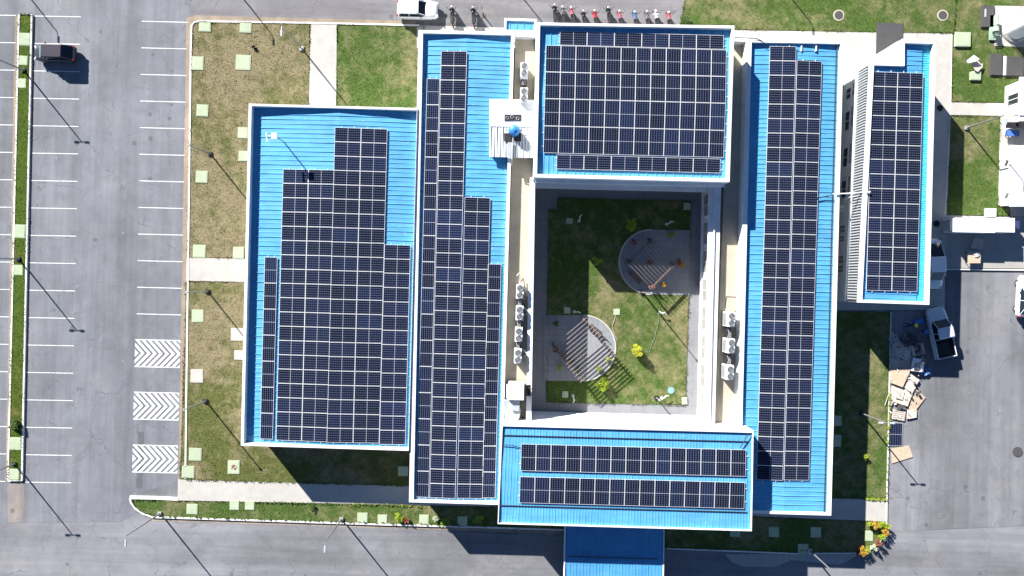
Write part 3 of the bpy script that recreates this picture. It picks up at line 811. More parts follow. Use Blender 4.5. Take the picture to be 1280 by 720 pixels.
gM = lambda x, y: (0, (-.035 if y > yM else .035))
gS = lambda x, y: (0, (-.03 if y > yS else .03))
gN = lambda x, y: (-.02, 0)
array('wide stepped solar array on the westernmost roof', [(353.5, 211, 2, 19, 32.4, 17.87), (419.2, 159.5, 2, 22, 32.5, 17.87), (480.4, 305.5, 1, 14, 32.6, 17.87)], rhW, gW, 'y')
array('single file solar strip at the left edge of the westernmost roof', [(330.2, 321, 1, 7, 16.3, 32.6)], rhW, gW, 'y', skew=.0)
array('long stepped solar array on the second roof from the left', [(551.5, 64, 1, 31, 32.4, 18.0), (533.6, 98, 1, 16, 16.2, 32.72), (581, 246.5, 1, 21, 32, 17.9), (610, 329.8, 1, 9, 16.6, 32.5)], rhB, gB, 'y', 4.2)
array('solar array covering nearly all of the tall hall roof', [(700, 38.3, 6, 1, 34.2, 17.9), (682.5, 56.2, 12, 4, 18.83, 33.7), (696, 193, 6, 1, 34.2, 17.9)], rhM, gM, 'x', 6.8)
array('upper of the two straight solar rows on the south hall', [(651.5, 554.5, 15, 1, 18.72, 33.3)], rhS, gS, 'x', 6.4)
array('lower of the two straight solar rows on the south hall', [(650, 595, 15, 1, 18.72, 33.3)], rhS, gS, 'x', 6.4)
array('two column solar array on the longest roof right of the courtyard', [(962, 58, 1, 30, 32.6, 18.05), (995.2, 76.2, 1, 29, 32.0, 18.05)], rhE, gE, 'y', 4.4, skew=.005)
array('two column solar array on the notched northeast roof', [(1089.3, 90, 2, 15, 32.2, 18.2)], rhN, gN, 'y', 4.7, skew=.002)

# ------------------------------------------------------------------ courtyard ground
zc = .03
mb = MB(); mb.sheet(PP([(664, 228), (880, 234), (878, 530), (662, 528)], zc), zc); struct(mb, 'courtyard_paving', M['pave'])
lawn([(697, 247.5), (863.5, 251), (862.5, 287), (861, 368), (857, 506), (683.5, 503), (685.5, 262), (697, 262)], 'lawn2', .09)
def patio(cx, cy, r, xr, ytop, ybot, left, z=.115):
    pts = []
    for i in range(25):
        a = math.pi/2+math.pi*i/24 if left else -math.pi/2+math.pi*i/24
        pts.append((cx+r*math.cos(a), cy-r*math.sin(a)*1.0))
    if left: pts += [(xr, cy+r+1), (xr, cy-r+1)]
    else: pts += [(xr, cy-r), (xr, cy+r)]
    mb = MB(); mb.prism(PP(pts, z), .035, z); struct(mb, 'patio', M['patio'])
    arc = pts[:25]; kerb([(a, b) for a, b in arc], w=.14, h=.15, mat='path', name='patio_edge')
patio(814.5, 327.5, 40.5, 863, 0, 0, True)
patio(728.5, 435, 41, 680.5, 0, 0, False)

# ------------------------------------------------------------------ pergolas
def pergola(corners, hgt, label, nsl, slat_across, matb, mats_):
    c = [Vector(P(a, b, hgt)[:2]) for a, b in corners]; cen = sum(c, Vector((0, 0)))/4
    t = thing('pergola', label, 'pergola', (cen.x, cen.y, 0), 'pergolas on the round patios')
    ci = [cen+(p-cen)*.9 for p in c]
    for p in ci:
        mb = MB(); mb.box(p.x, p.y, hgt/2-.08, .13, .13, hgt-.16, math.atan2((c[1]-c[0]).y, (c[1]-c[0]).x)); mb.build('post', matb, t)
    a0, a1 = (0, 3) if slat_across else (1, 0)
    # beams along c0->c1 and c3->c2 ; slats from one beam to the other
    for (i, j) in ((0, 1), (3, 2)):
        p, q_ = c[i].lerp(cen, .07), c[j].lerp(cen, .07)
        d = (q_-p); mid = (p+q_)/2
        mb = MB(); mb.box(mid.x, mid.y, hgt-.13, d.length+.3, .09, .15, math.atan2(d.y, d.x)); mb.build('beam', matb, t)
    for k in range(nsl):
        f = (k+.5)/nsl
        p, q_ = c[0].lerp(c[1], f), c[3].lerp(c[2], f); d = q_-p; mid = (p+q_)/2
        mb = MB(); mb.box(mid.x, mid.y, hgt, d.length+.2, .045, .07, math.atan2(d.y, d.x)); mb.build('slat', mats_, t)
    return t
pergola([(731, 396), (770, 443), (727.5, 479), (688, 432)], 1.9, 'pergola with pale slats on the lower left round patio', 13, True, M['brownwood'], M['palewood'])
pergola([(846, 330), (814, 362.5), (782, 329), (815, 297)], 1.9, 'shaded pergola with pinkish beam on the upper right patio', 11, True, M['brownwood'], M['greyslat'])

def bench(px, py, rz, label):
    c = P(px, py, .5)
    t = local('garden_bench', label, 'bench', 'benches under the pergolas')
    for i in range(4):
        pass
    mb = MB(); [mb.box(0, -.16+.11*i, .44, 1.5, .09, .04) for i in range(4)]; mb.build('seat', M['brownwood'], t)
    mb = MB(); [mb.box(0, .26+.03*i, .58+.12*i, 1.5, .03, .09) for i in range(3)]; mb.build('backrest', M['brownwood'], t)
    for s in (-1, 1):
        mb = MB(); mb.box(s*.65, 0, .21, .06, .45, .42); mb.box(s*.65, .29, .6, .05, .05, .5); mb.build('leg', M['dark'], t)
    t.location = (c[0], c[1], .115); t.rotation_euler.z = rz
bench(743, 413, R(-38), 'reddish brown bench at the top edge of the lower left pergola')
bench(708, 448, R(-40), 'dark bench in the shade below the lower left pergola')
bench(794, 347, R(-42), 'dark bench under the upper right pergola')
def plantmat(name, a, b):
    n = N(name); f = n.noise(9, 2); return n.out(n.ramp(f, [(.35, a), (.65, b)]), .6, 0, .3)
M['leafy'] = plantmat('leaf_yellow', (.30, .34, .02), (.50, .50, .05))
M['leafl'] = plantmat('leaf_lime', (.14, .26, .015), (.36, .42, .03))
M['leafg'] = plantmat('leaf_green', (.035, .085, .015), (.10, .16, .03))
M['leafo'] = plantmat('leaf_orange', (.55, .22, .03), (.35, .30, .04))
M['leafr'] = plantmat('leaf_red', (.16, .04, .03), (.30, .12, .06))
M['leafp'] = plantmat('leaf_pale', (.35, .42, .25), (.55, .60, .42))
def shrub(px, py, r, h, mat, label, group, n=None, pot=False, z=.1):
    c = P(px, py, h*.6)
    t = thing('potted_plant' if pot else 'shrub', label, 'plant', (c[0], c[1], z), group)
    if pot:
        mb = MB(); mb.cyl((c[0], c[1], z), (c[0], c[1], z+.32), .14, .2, 14); mb.build('pot', M['card'], t)
    mb = MB(); mb.cyl((c[0], c[1], z), (c[0], c[1], z+h*.6), .03, .015, 6)
    for i in range(6):
        a = i*1.05+random.random(); mb.cyl((c[0], c[1], z+h*.3), (c[0]+r*.6*math.cos(a), c[1]+r*.6*math.sin(a), z+h*.75), .018, .008, 5)
    mb.build('stem', M['brownwood'], t)
    mb = MB(); z0 = .25 if pot else .1
    k = int((n or int(240*r))*1.6)
    for i in range(9):
        a = i*.7+random.random(); rr = r*random.uniform(.3, .85); cr = random.uniform(.2, .42)
        mb.leaves((c[0]+rr*math.cos(a), c[1]+rr*math.sin(a), z+h*random.uniform(.3, .85)), r*cr, r*cr, h*.25, int(k*cr), .07+r*.04)
    mb.leaves((c[0], c[1], z+h*.7), r*.6, r*.6, h*.3, k//3, .07+r*.04)
    mb.build('foliage', M[mat], t); return t
gC = 'shrubs in the courtyard lawn'
shrub(796, 438, .62, 1.3, 'leafy', 'bright yellow shrub alone in the sunlit courtyard lawn', gC, 420)
shrub(754.5, 481, .66, 1.0, 'leafl', 'lime green shrub in the striped pergola shadow', gC, 420)
shrub(746, 327, .55, 1.2, 'leafl', 'shrub at the tip of the sunlit wedge in the courtyard', gC, 320)
shrub(788, 281, .6, 1.1, 'leafl', 'dim shrub in the shade above the upper right patio', gC, 320)
shrub(780, 262, .2, .5, 'leafg', 'tiny plant in the shade near the courtyard top', gC, 60)
gP = 'potted plants around the patios'
for (x, y, m_, lab) in ((695, 405, 'leafg', 'potted plant at the top left of the lower left patio'), (694, 437, 'leafr', 'dark potted plant left of the lower left pergola'),
        (700, 459, 'leafl', 'yellowish potted plant at the lower left patio bottom'), (749, 461, 'leafl', 'potted plant under the lower pergola corner'),
        (760, 449, 'leafy', 'small yellow potted plant by the right pergola post'), (839, 294, 'leafl', 'potted plant at the top of the upper right patio'),
        (830, 356, 'leafo', 'orange potted plant beside the pinkish beam'), (816, 358, 'leafr', 'reddish potted plant at the foot of the pinkish beam'),
        (792, 302, 'leafr', 'reddish potted plant on the upper left of the upper patio'), (811, 301, 'leafr', 'dark potted plant at the top post of the upper pergola'),
        (786, 326, 'leafg', 'dark potted plant at the left post of the upper pergola'), (848, 327, 'leafr', 'dark red potted plant at the right end of the pinkish beam'),
        (812, 328, 'leafr', 'dark potted plant in the middle of the upper pergola'), (852, 331, 'leafo', 'thin brown potted plant next to the courtyard east paving'),
        (722, 463, 'leafg', 'small potted plant near the bottom post of the lower pergola')):
    shrub(x, y, .3, .8, m_, lab, gP, 90, True, .115)
# garden taps
def tap(px, py, rz, label):
    c = P(px, py, .4); t = local('garden_tap', label, 'tap', 'white standpipes in the courtyard')
    mb = MB(); mb.box(0, 0, .03, .3, .3, .06, bev=.01); mb.build('base', M['path'], t)
    mb = MB(); mb.cyl((0, 0, .05), (0, 0, .5), .045, n=10); mb.tube([(0, 0, .5), (.5, 0, .5), (.62, -.15, .45)], .04); mb.ell((0, 0, .5), .07, .07, .07, 10, 6); mb.build('pipe', M['whitem'], t)
    mb = MB(); mb.box(.3, .02, .57, .28, .1, .08, .4, bev=.02); mb.build('handle', M['whitem'], t)
    t.location = (c[0], c[1], .09); t.rotation_euler.z = rz
tap(724, 276, R(80), 'white standpipe in the courtyard top left'); tap(834, 280, R(30), 'white standpipe above the upper right patio')
tap(718, 389.5, R(-5), 'white standpipe above the lower left patio'); tap(825, 391, R(0), 'white standpipe in the sunny lawn with a trailing hose')
tap(716.5, 495, R(-80), 'white standpipe in the courtyard bottom left'); tap(828, 498, R(40), 'white standpipe in the courtyard bottom right corner')
def hose(pts, label, mat, r=.03, z=.13):
    w = [P(a, b, z) for a, b in pts]; mb = MB(); mb.tube(w, r, 6); tag(mb.build('garden_hose', mat, org=w[0]), label, 'hose')
M['hose'] = simple('green_hose', (.17, .26, .17), .5)
hose([(824, 394), (823, 404), (820, 414), (818, 424), (814, 432), (812, 440)], 'pale green hose trailing down the sunny courtyard lawn', M['hose'], .022)
hose([(770, 392), (768, 400), (765, 408), (767, 416), (772, 426)], 'faint beige hose right of the lower patio', M['cardp'], .02)
mb = MB(); c = P(839, 488, .15); mb.cyl((c[0], c[1], .05), (c[0], c[1], .15), .34, n=24); mb.cyl((c[0], c[1], .15), (c[0], c[1], .17), .27, n=24)
M['teal'] = simple('teal_cover', (.16, .30, .30), .6); tag(mb.build('drain_cover', M['teal'], org=(c[0], c[1], 0)), 'round teal drain cover in the courtyard bottom right', 'drain cover')
c = P(855.5, 501, .1); mb = MB(); mb.box(c[0], c[1], .14, .55, .7, .08, .1, bev=.02); mb.build('x', M['greenc'], org=(c[0], c[1], 0)); o = C.objects['x']; o.name = 'stepping_stone'; tag(o, 'pale stone slab at the bottom right corner of the courtyard lawn', 'slab')
# doormat/opening shadow on north wall
c = P(820, 238, .05)

# ------------------------------------------------------------------ air conditioners
def acunit(label, px, py, zslab, wide=.70, lng=1.34, tall=1.62, sidecol=None):
    top = zslab+tall+.12; c = P(px, py, top)
    t = local('air_conditioner', label, 'air conditioner', 'air conditioners on the link roofs')
    mb = MB(); mb.box(0, 0, .12+tall/2, wide, lng, tall, bev=.02); mb.build('cabinet', M['whitem'], t)
    for s in (-1, 1):
        mb = MB(); mb.cyl((0, s*lng*.24, tall+.12), (0, s*lng*.24, tall+.17), wide*.40, wide*.38, 20); f = mb.build('fan', M['fan'], t)
        mb = MB(); mb.torus((0, s*lng*.24, tall+.175), wide*.40, .022, 'Z', 20, 6)
        for k in range(3): mb.torus((0, s*lng*.24, tall+.175), wide*(.1+.1*k), .007, 'Z', 16, 4)
        for k in range(4):
            a = k*math.pi/4; mb.box(0, s*lng*.24, tall+.178, wide*.78, .012, .012, a)
        mb.build('grille', M['metal'], t)
    mb = MB()
    for s in (-1, 1): mb.box(0, s*lng*.35, .06, wide*1.05, .12, .12)
    mb.build('foot_rail', M['dark'], t)
    mb = MB(); mb.box(-wide/2-.012, 0, .12+tall*.45, .02, lng*.85, tall*.6); mb.build('coil_grille', M['metal'], t)
    t.location = (c[0], c[1], zslab); return t
acunit('upper air conditioner in the gap above the stair hut', 655.3, 87, 3.55)
acunit('air conditioner partly hidden by the stair hut', 655, 118.5, 3.55)
wl = ['topmost of the four air conditioners in the long row left of the courtyard', 'second from top air conditioner in the row left of the courtyard', 'third from top air conditioner in the row left of the courtyard', 'lowest air conditioner in the row, just above the white ducted unit']
for (x, y), l in zip(((650, 364.5), (649.6, 391.5), (648.5, 418.5), (647.5, 445.5)), wl): acunit(l, x, y, 3.55)
el = ['topmost of three air conditioners beside the longest roof', 'middle of three air conditioners beside the longest roof', 'lowest of three air conditioners beside the longest roof']
for (x, y), l in zip(((914.5, 399.5), (914.2, 432.8), (912.8, 466)), el): acunit(l, x, y, 3.35)
# dark pipe boxes between units
def pipes(px, py, z, label, lng=.6):
    c = P(px, py, z+.7); t = thing('pipe_bundle', label, 'pipes', (c[0], c[1], z), 'pipe bundles between the air conditioners')
    mb = MB(); mb.box(c[0], c[1], z+.5, .5, lng, .9, bev=.02); mb.build('pipe_box', M['rub'], t)
    mb = MB()
    for k in range(3): mb.tube([(c[0]-.2+.15*k, c[1]-lng/2, z+1.0), (c[0]-.1+.1*k, c[1], z+1.1), (c[0]-.2+.18*k, c[1]+lng/2, z+1.0)], .03, 6)
    mb.build('pipe', M['metal'], t)
for (x, y, l) in ((650, 377.8, 'first dark pipe box in the left row'), (649, 405, 'second dark pipe box in the left row'), (648, 432, 'third dark pipe box in the left row')): pipes(x, y, 3.55, l+' of air conditioners')
pipes(655, 102, 3.55, 'dark pipe box between the two units above the stair hut', .8)
pipes(911, 416, 3.35, 'upper dark pipe box between the three units on the right', .9); pipes(910.5, 449.5, 3.35, 'lower dark pipe box between the three units on the right', .9)
def pipe_run(pts, z, label, r=.04, mat='metal', dz=0):
    w = [P(a, b, z) for a, b in pts]; mb = MB(); mb.tube(w, r, 8); tag(mb.build('pipe_run', M[mat], org=w[0]), label, 'pipe')
pipe_run([(649, 342), (650.5, 355)], 4.2, 'short grey pipe above the row of four air conditioners', .07)
pipe_run([(646, 345), (649, 341), (651, 356)], 3.9, 'thin bent pipe beside the row of four air conditioners')
pipe_run([(906.5, 386), (908, 371), (921, 371.5)], 4.3, 'bent pipe above the three air conditioners on the right', .045, 'dark')
for (x, y, l) in ((659, 366, 'topmost'), (658, 390, 'middle'), (656.5, 442, 'lowest')):
    pipe_run([(x-3, y-6), (x+3, y+1), (x-1, y+4)], 4.6, l+' white support strut right of the four air conditioners', .04, 'whitem')
# ducted unit
c = P(645.3, 490, 5.6)
t = thing('ventilation_unit', 'white box ventilation unit with grey duct near the south hall', 'ventilation unit', (c[0], c[1], 3.55))
mb = MB(); mb.box(c[0], c[1], 4.75, 1.45, 1.55, 1.5, bev=.03); mb.box(c[0]-.65, c[1]-.1, 4.6, .5, 1.2, 1.1, bev=.03); mb.build('cabinet', M['whitem'], t)
mb = MB(); mb.box(c[0], c[1], 3.8, 1.2, 1.3, .45); mb.build('stand', M['dark'], t)
mb = MB(); d0 = P(645, 501, 5.0); d1 = P(645.5, 513, 5.0); d2 = P(642, 523, 4.8); d3 = P(638, 531, 4.6)
mb.box(d0[0], (d0[1]+d1[1])/2, 4.7, .72, 1.0, .8, bev=.03)
for i in range(6):
    f = i/5; x = d1[0]*(1-f)**2+2*f*(1-f)*(d1[0])+f*f*d3[0]; 
    mb.box(d1[0]+(d3[0]-d1[0])*f*f, d1[1]+(d3[1]-d1[1])*f, 4.6-.06*f, .8, .36, .6, -.5*f, bev=.03)
mb.build('duct', M['duct'], t)
mb = MB(); e = P(632, 515, 4.6); mb.box(e[0]+.3, e[1]+.2, 4.45, .9, 1.9, .5, .1, bev=.06); mb.build('duct', M['duct'], t)
mb = MB(); e = P(660, 488, 4.6); mb.box(e[0], e[1], 4.3, .55, 1.1, .8, bev=.02)
for k in range(3): mb.tube([(e[0]-.3, e[1]-.3+.3*k, 4.75), (e[0]+.3, e[1]-.4+.3*k, 4.75)], .03, 6)
mb.build('filter_box', M['brownwood'], t)
# mast on west roof
zr = 4.1; b_ = P(354.5, 177, zr); tt = 2.4
t = thing('weather_mast', 'white sensor box on a short mast casting a long line on the west roof', 'mast', b_)
mb = MB(); mb.cyl(b_, (b_[0], b_[1], zr+tt), .05, n=8); mb.build('pole', M['metal'], t)
mb = MB(); mb.box(b_[0], b_[1], zr+tt+.05, .52, .56, .14, bev=.02); mb.build('sensor_box', M['whitem'], t)
mb = MB(); mb.tube([(b_[0]-.2, b_[1], zr+tt), (b_[0]-.62, b_[1]+.02, zr+tt)], .03)
mb.tube([(b_[0]-.72, b_[1]+.3, zr+tt), (b_[0]-.68, b_[1]-.25, zr+tt), (b_[0]-.6, b_[1]-.48, zr+tt), (b_[0]-.72, b_[1]-.52, zr+tt)], .075); mb.build('wind_sensor', M['whitem'], t)
# antenna bars on east roof
for i, (x, l) in enumerate(((1002.5, 'left'), (1021, 'right'))):
    w = P(x, 60, 4.6); mb = MB(); mb.box(w[0], w[1], 4.48, .1, .5, .1, bev=.01); mb.box(w[0], w[1]-.2, 4.42, .22, .12, .06)
    tag(mb.build('mounting_bracket', M['whitem'], org=(w[0], w[1], 4.4)), l+' one of two loose white brackets at the top of the longest roof', 'bracket')
# overhead conduit between east wing and northeast building
def cable(pts, label, r=.03, mat='dark', name='cable'):
    w = [P(*p) for p in pts]; mb = MB(); mb.tube(w, r, 8); tag(mb.build(name, M[mat], org=w[0]), label, 'cable')
cable([(1041, 242.5, 4.75), (1058, 242, 4.75), (1088, 240, 5.06)], 'white conduit bridging the gap to the northeast building', .06, 'whitem', 'conduit')
cable([(1021, 247.5, 4.55), (1030, 246, 4.52), (1036, 245, 4.55), (1041, 242.8, 4.72)], 'black cable from the longest array to the bridge conduit', .05)
cable([(1056, 249, 3.4), (1062, 246.5, 3.5), (1075, 245, 4.2), (1084, 242.5, 5.05)], 'grey cable sagging below the bridge conduit', .04, 'metal')
w = P(1058.5, 259.5, 3.0); mb = MB(); mb.torus((w[0], w[1], 2.2), .3, .04, 'Z', 20, 6); mb.torus((w[0]-.05, w[1], 2.3), .17, .04, 'Z', 16, 6); mb.tube([(w[0], w[1], 2.15), (w[0]+.8, w[1]+.1, 2.15)], .03)
tag(mb.build('cable_coil', M['whitem'], org=(w[0], w[1], 2.1)), 'coiled cable hanging on the northeast building west wall', 'cable coil')
cable([(918, 47, 4.7), (945, 48, 4.7), (952, 51, 4.65), (961, 59, 4.55)], 'thin dark cable from the tall hall to the longest array', .035)
cable([(925, 560, 6.55), (931, 550, 6.6), (936, 541, 6.62), (944, 547, 4.55), (955, 563, 4.55)], 'dark cable crossing the south hall top right corner', .04)
cable([(628, 556, 6.5), (640, 556.5, 6.52), (651, 560, 6.5)], 'dark cable at the left end of the upper solar row', .035)

# ------------------------------------------------------------------ street lamps
M['pole'] = simple('galvanised_pole', (.30, .31, .32), .45, .6)
M['lampw'] = simple('lamp_head_white', (.40, .44, .46), .4, .1)
def lamp(px, py, h, kind, label, group='lamp posts'):
    b = P(px, py, 0.1); x, y = b[0], b[1]
    t = thing('street_lamp', label, 'lamp post', (x, y, 0), group)
    mb = MB(); mb.box(x, y, .13, .42, .42, .26, bev=.03); mb.build('base', M['dark'] if kind != 'single' else M['metal'], t)
    mb = MB(); mb.cyl((x, y, .2), (x, y, h), .085, .05, 10); mb.build('pole', M['pole'], t)
    dx, dy = cs, sn     # along the photo's rows
    if kind == 'double':
        mb = MB(); mb.cyl((x-.45, y, h), (x+.45, y, h), .035, n=8); mb.build('arm', M['pole'], t)
        for s in (-1, 1):
            mb = MB(); mb.box(x+s*.52, y, h+.02, .48, .2, .09, 0, bev=.03); mb.build('lamp_head', M['lampw'], t)
    elif kind == 'garden':
        mb = MB(); mb.cyl((x, y, h), (x, y, h+.1), .13, .10, 14); mb.build('lamp_head', M['metal'], t)
    else:
        mb = MB(); mb.tube([(x, y, h), (x+.02, y-.35, h+.12)], .035); mb.build('arm', M['pole'], t)
        mb = MB(); mb.box(x+.03, y-.62, h+.13, .2, .62, .09, bev=.03); mb.build('lamp_head', M['lampw'], t)
lamp(30, 88, 4.75, 'double', 'twin headed lamp post beside the dark red car')
lamp(23.8, 324, 4.75, 'double', 'twin headed lamp post halfway down the planted island')
lamp(18.6, 580, 4.75, 'double', 'twin headed lamp post at the bottom of the island')
lamp(1076.5, 516.5, 4.75, 'double', 'twin headed lamp post on the shaded east lawn beside the rubbish')
lamp(263, 192.5, 4.6, 'garden', 'topmost of three lawn lamps left of the west building')
lamp(260, 364.5, 4.6, 'garden', 'lawn lamp just below the short cross path')
lamp(257.5, 501.5, 4.6, 'garden', 'lowest of three lawn lamps left of the west building')
lamp(200, 642, 6.0, 'single', 'lamp post on the rounded tip of the south grass strip')
lamp(427, 649, 6.0, 'single', 'lamp post in the middle of the south grass strip')
lamp(377.5, 61, 6.0, 'single', 'lamp post beside the wide path at the top of the lawn')
lamp(1208, 160, 5.4, 'single', 'lamp post on the narrow northeast lawn')
lamp(1012, 688, 6.0, 'single', 'lamp post leaning into view at the bottom southeast kerb')
for (x, y, l) in ((251, -68, 'above the dry lawn'), (-20, -74, 'above the left car bays'), (926, -81, 'above the northeast grass'), (600, -70, 'above the row of motorcycles')):
    lamp(x, y, 6.0, 'single', 'lamp post beyond the top edge of the photo '+l)
lamp(803, 365.5, 4.55, 'garden', 'courtyard lamp at the bottom edge of the upper patio')
lamp(820.5, 497, 1.5, 'garden', 'short white lamp at the courtyard bottom right corner')

# ------------------------------------------------------------------ vehicles
def carpaint(name, col):
    n = N(name); n.b.inputs['Coat Weight'].default_value = .6; n.b.inputs['Coat Roughness'].default_value = .05
    f = n.noise(2, 3); return n.out(n.ramp(f, [(.3, tuple(c*.94 for c in col)), (.7, col)]), .35, .0)
M['pwhite'] = carpaint('paint_white', (.78, .79, .79)); M['pred'] = carpaint('paint_plum', (.030, .022, .032))
M['psilver'] = carpaint('paint_silver', (.55, .58, .62)); M['cglass'] = simple('car_glass', (.010, .016, .028), .12, 0, .1, 1, .4)
M['shade'] = simple('sunshade', (.08, .17, .17), .5)
M['lens'] = simple('lamp_lens', (.6, .62, .65), .1); M['rlens'] = simple('rear_lens', (.4, .02, .02), .2)
def loft(mb, secs, mi=0):
    n = len(secs[0]); vs = [p for s in secs for p in s]; fs = []
    for i in range(len(secs)-1):
        for j in range(n): fs.append((i*n+j, i*n+(j+1) % n, (i+1)*n+(j+1) % n, (i+1)*n+j))
    mb.add(vs, fs, mi, True); mb.add(secs[0], [tuple(range(n))[::-1]], mi); mb.add(secs[-1], [tuple(range(n))], mi)
def section(x, w, zb, zs, zt):
    """half ring cross section of the lower body, looking along x"""
    pts = [(x, -w*.86, zb), (x, -w, zb+.12), (x, -w, zs-.12), (x, -w*.93, zs), (x, -w*.6, zt), (x, 0, zt+.015), (x, w*.6, zt), (x, w*.93, zs), (x, w, zs-.12), (x, w, zb+.12), (x, w*.86, zb)]
    return pts
def car(name, label, loc, rz, L=4.3, Wd=1.75, H=1.45, paint='pwhite', roofspan=(-.30, .02), basespan=(-.44, .20), kind='car', shade=False):
    t = local(name, label, 'car' if kind != 'pickup' else 'pickup truck')
    w = Wd/2; hb = .92 if kind == 'car' else 1.02
    prof = [(-.5, .72, .35, .55), (-.49, .86, .26, .78), (-.45, .97, .24, hb-.03), (-.3, 1, .22, hb), (0, 1, .22, hb), (.2, 1, .22, hb-.02), (.32, .985, .22, hb-.10), (.42, .93, .24, hb-.18), (.475, .82, .26, hb-.28), (.498, .62, .32, .52)]
    body = MB(); 
    if kind == 'pickup': 
        prof = [(-.12, 1, .24, hb)]+[p for p in prof if p[0] > -.1]
    loft(body, [section(f*L, w*a, zb, min(zt-.05, zt), zt) for f, a, zb, zt in prof])
    b = body.build('body', M[paint], t)
    r0, r1 = roofspan; b0, b1 = basespan; wb, wt = w*.92, w*.80
    g_ = MB(); zb = hb-.05; zt = H-.04
    lo = [(b0*L, -wb*.88, zb), (b0*L+.12, -wb, zb), (b1*L-.35, -wb, zb), (b1*L, -wb*.82, zb), (b1*L, wb*.82, zb), (b1*L-.35, wb, zb), (b0*L+.12, wb, zb), (b0*L, wb*.88, zb)]
    hi = [(r0*L, -wt*.9, zt), (r0*L+.1, -wt, zt), (r1*L-.15, -wt, zt), (r1*L, -wt*.88, zt), (r1*L, wt*.88, zt), (r1*L-.15, wt, zt), (r0*L+.1, wt, zt), (r0*L, wt*.9, zt)]
    g_.add(lo+hi, [(i, (i+1) % 8, 8+(i+1) % 8, 8+i) for i in range(8)]+[tuple(range(8, 16))]); gl = g_.build('windows', M['cglass'], t)
    rf = MB(); k = 1.03; rr = [(x*1.0, y*k, z) for x, y, z in hi]
    r2 = [(r0*L+.06+(x-r0*L)*.97, y*.9, z+.045) for x, y, z in hi]
    rf.add(rr+r2, [(i, (i+1) % 8, 8+(i+1) % 8, 8+i) for i in range(8)]+[tuple(range(8, 16)), tuple(range(8))[::-1]]); rf.build('roof', M[paint], t)
    pl = MB()
    for i in (0, 3, 4, 7): pl.cyl(lo[i], hi[i], .035, n=6)
    for y in (-1, 1):
        mx = (r0+r1)/2*L; pl.cyl((mx, y*wb*1.0, zb), (mx, y*wt*1.0, zt), .03, n=6)
    pl.build('pillar', M[paint], t)
    if shade:
        s = MB(); s.box((r1+b1)/2*L-.02, 0, (zb+zt)/2+.03, .06, Wd*.72, .62, 0, ry=-1.0); s.build('sunshade', M['shade'], t)
    for s in (-1, 1):
        m = MB(); m.box(b1*L-.45, s*(w+.09), hb+.03, .12, .2, .13, bev=.03); m.build('mirror', M[paint], t)
        m = MB(); m.box(.475*L, s*w*.68, hb-.28, .16, .34, .13, s*-.5, bev=.03); m.build('headlight', M['lens'], t)
        m = MB(); m.box((-.488 if kind == 'car' else -.498)*L, s*w*.74, hb-.14, .09, .28, .16, s*.35, bev=.02); m.build('taillight', M['rlens'], t)
        for x in (.31, -.31):
            m = MB(); m.torus((x*L, s*(w-.10), .32), .23, .095, 'Y', 20, 8); wh = m.build('wheel', M['tyre'], t)
            m = MB(); m.cyl((x*L, s*(w-.17), .32), (x*L, s*(w-.03), .32), .2, n=14); m.build('rim', M['metal'], wh)
    if kind == 'pickup':
        m = MB(); x0, x1 = -.5*L, -.125*L; zf = .62
        m.box((x0+x1)/2, 0, zf, x1-x0, Wd*.94, .06, mi=1)
        for s in (-1, 1): m.box((x0+x1)/2, s*(w-.05), .66, x1-x0, .10, .72, bev=.02); m.box((x0+x1)/2, s*(w-.105), .80, x1-x0-.1, .012, .36, mi=1)
        m.box(x0+.04, 0, .68, .08, Wd*.9, .68, bev=.02); m.build('truck_bed', [M[paint], M['rub']], t)
        m = MB(); m.box(x0-.06, 0, .45, .12, Wd*.9, .14, bev=.03); m.build('bumper', M['dark'], t)
        m = MB(); m.box(x0+.9, .1, .72, 1.3, 1.1, .15, .1); m.build('cargo', M['rub'], t)
    else:
        m = MB(); m.box(-.497*L, 0, .42, .1, Wd*.8, .16, bev=.03); m.build('bumper', M[paint], t)
    m = MB(); m.box(.5*L-.01, 0, .50, .05, Wd*.42, .14, bev=.01); m.build('front_grille', M['rub'], t)
    t.location = loc; t.rotation_euler.z = rz; return t
def cl(px, py, z=.7): c = P(px, py, z); return (c[0], c[1], 0.005)
car('parked_car', 'dark plum hatchback parked in the second left bay', cl(67, 66, .8), R(180), 3.95, 1.62, 1.5, 'pred', (-.30, .20), (-.47, .30), shade=True)
car('parked_car', 'white sedan parked on the north road above the lawn', cl(522, 11.5, .7), R(0), 4.05, 1.8, 1.4, 'pwhite', (-.41, .04), (-.45, .21))
car('parked_car', 'pale car half hidden beside the northeast building', cl(1166.5, 330, .7), R(-86), 5.0, 1.85, 1.6, 'pwhite', (-.14, .16), (-.42, .32))
car('parked_car', 'white car cut by the right edge of the photo', cl(1284, 370.5, .7), R(88), 4.1, 1.75, 1.45, 'pwhite', (-.28, .06), (-.44, .22))
car('pickup_truck', 'silver pickup truck with dark bed beside the rubbish heap', cl(1176.5, 415.5, .8), R(90+14), 5.1, 1.9, 1.65, 'psilver', (-.10, .11), (-.125, .245), kind='pickup')

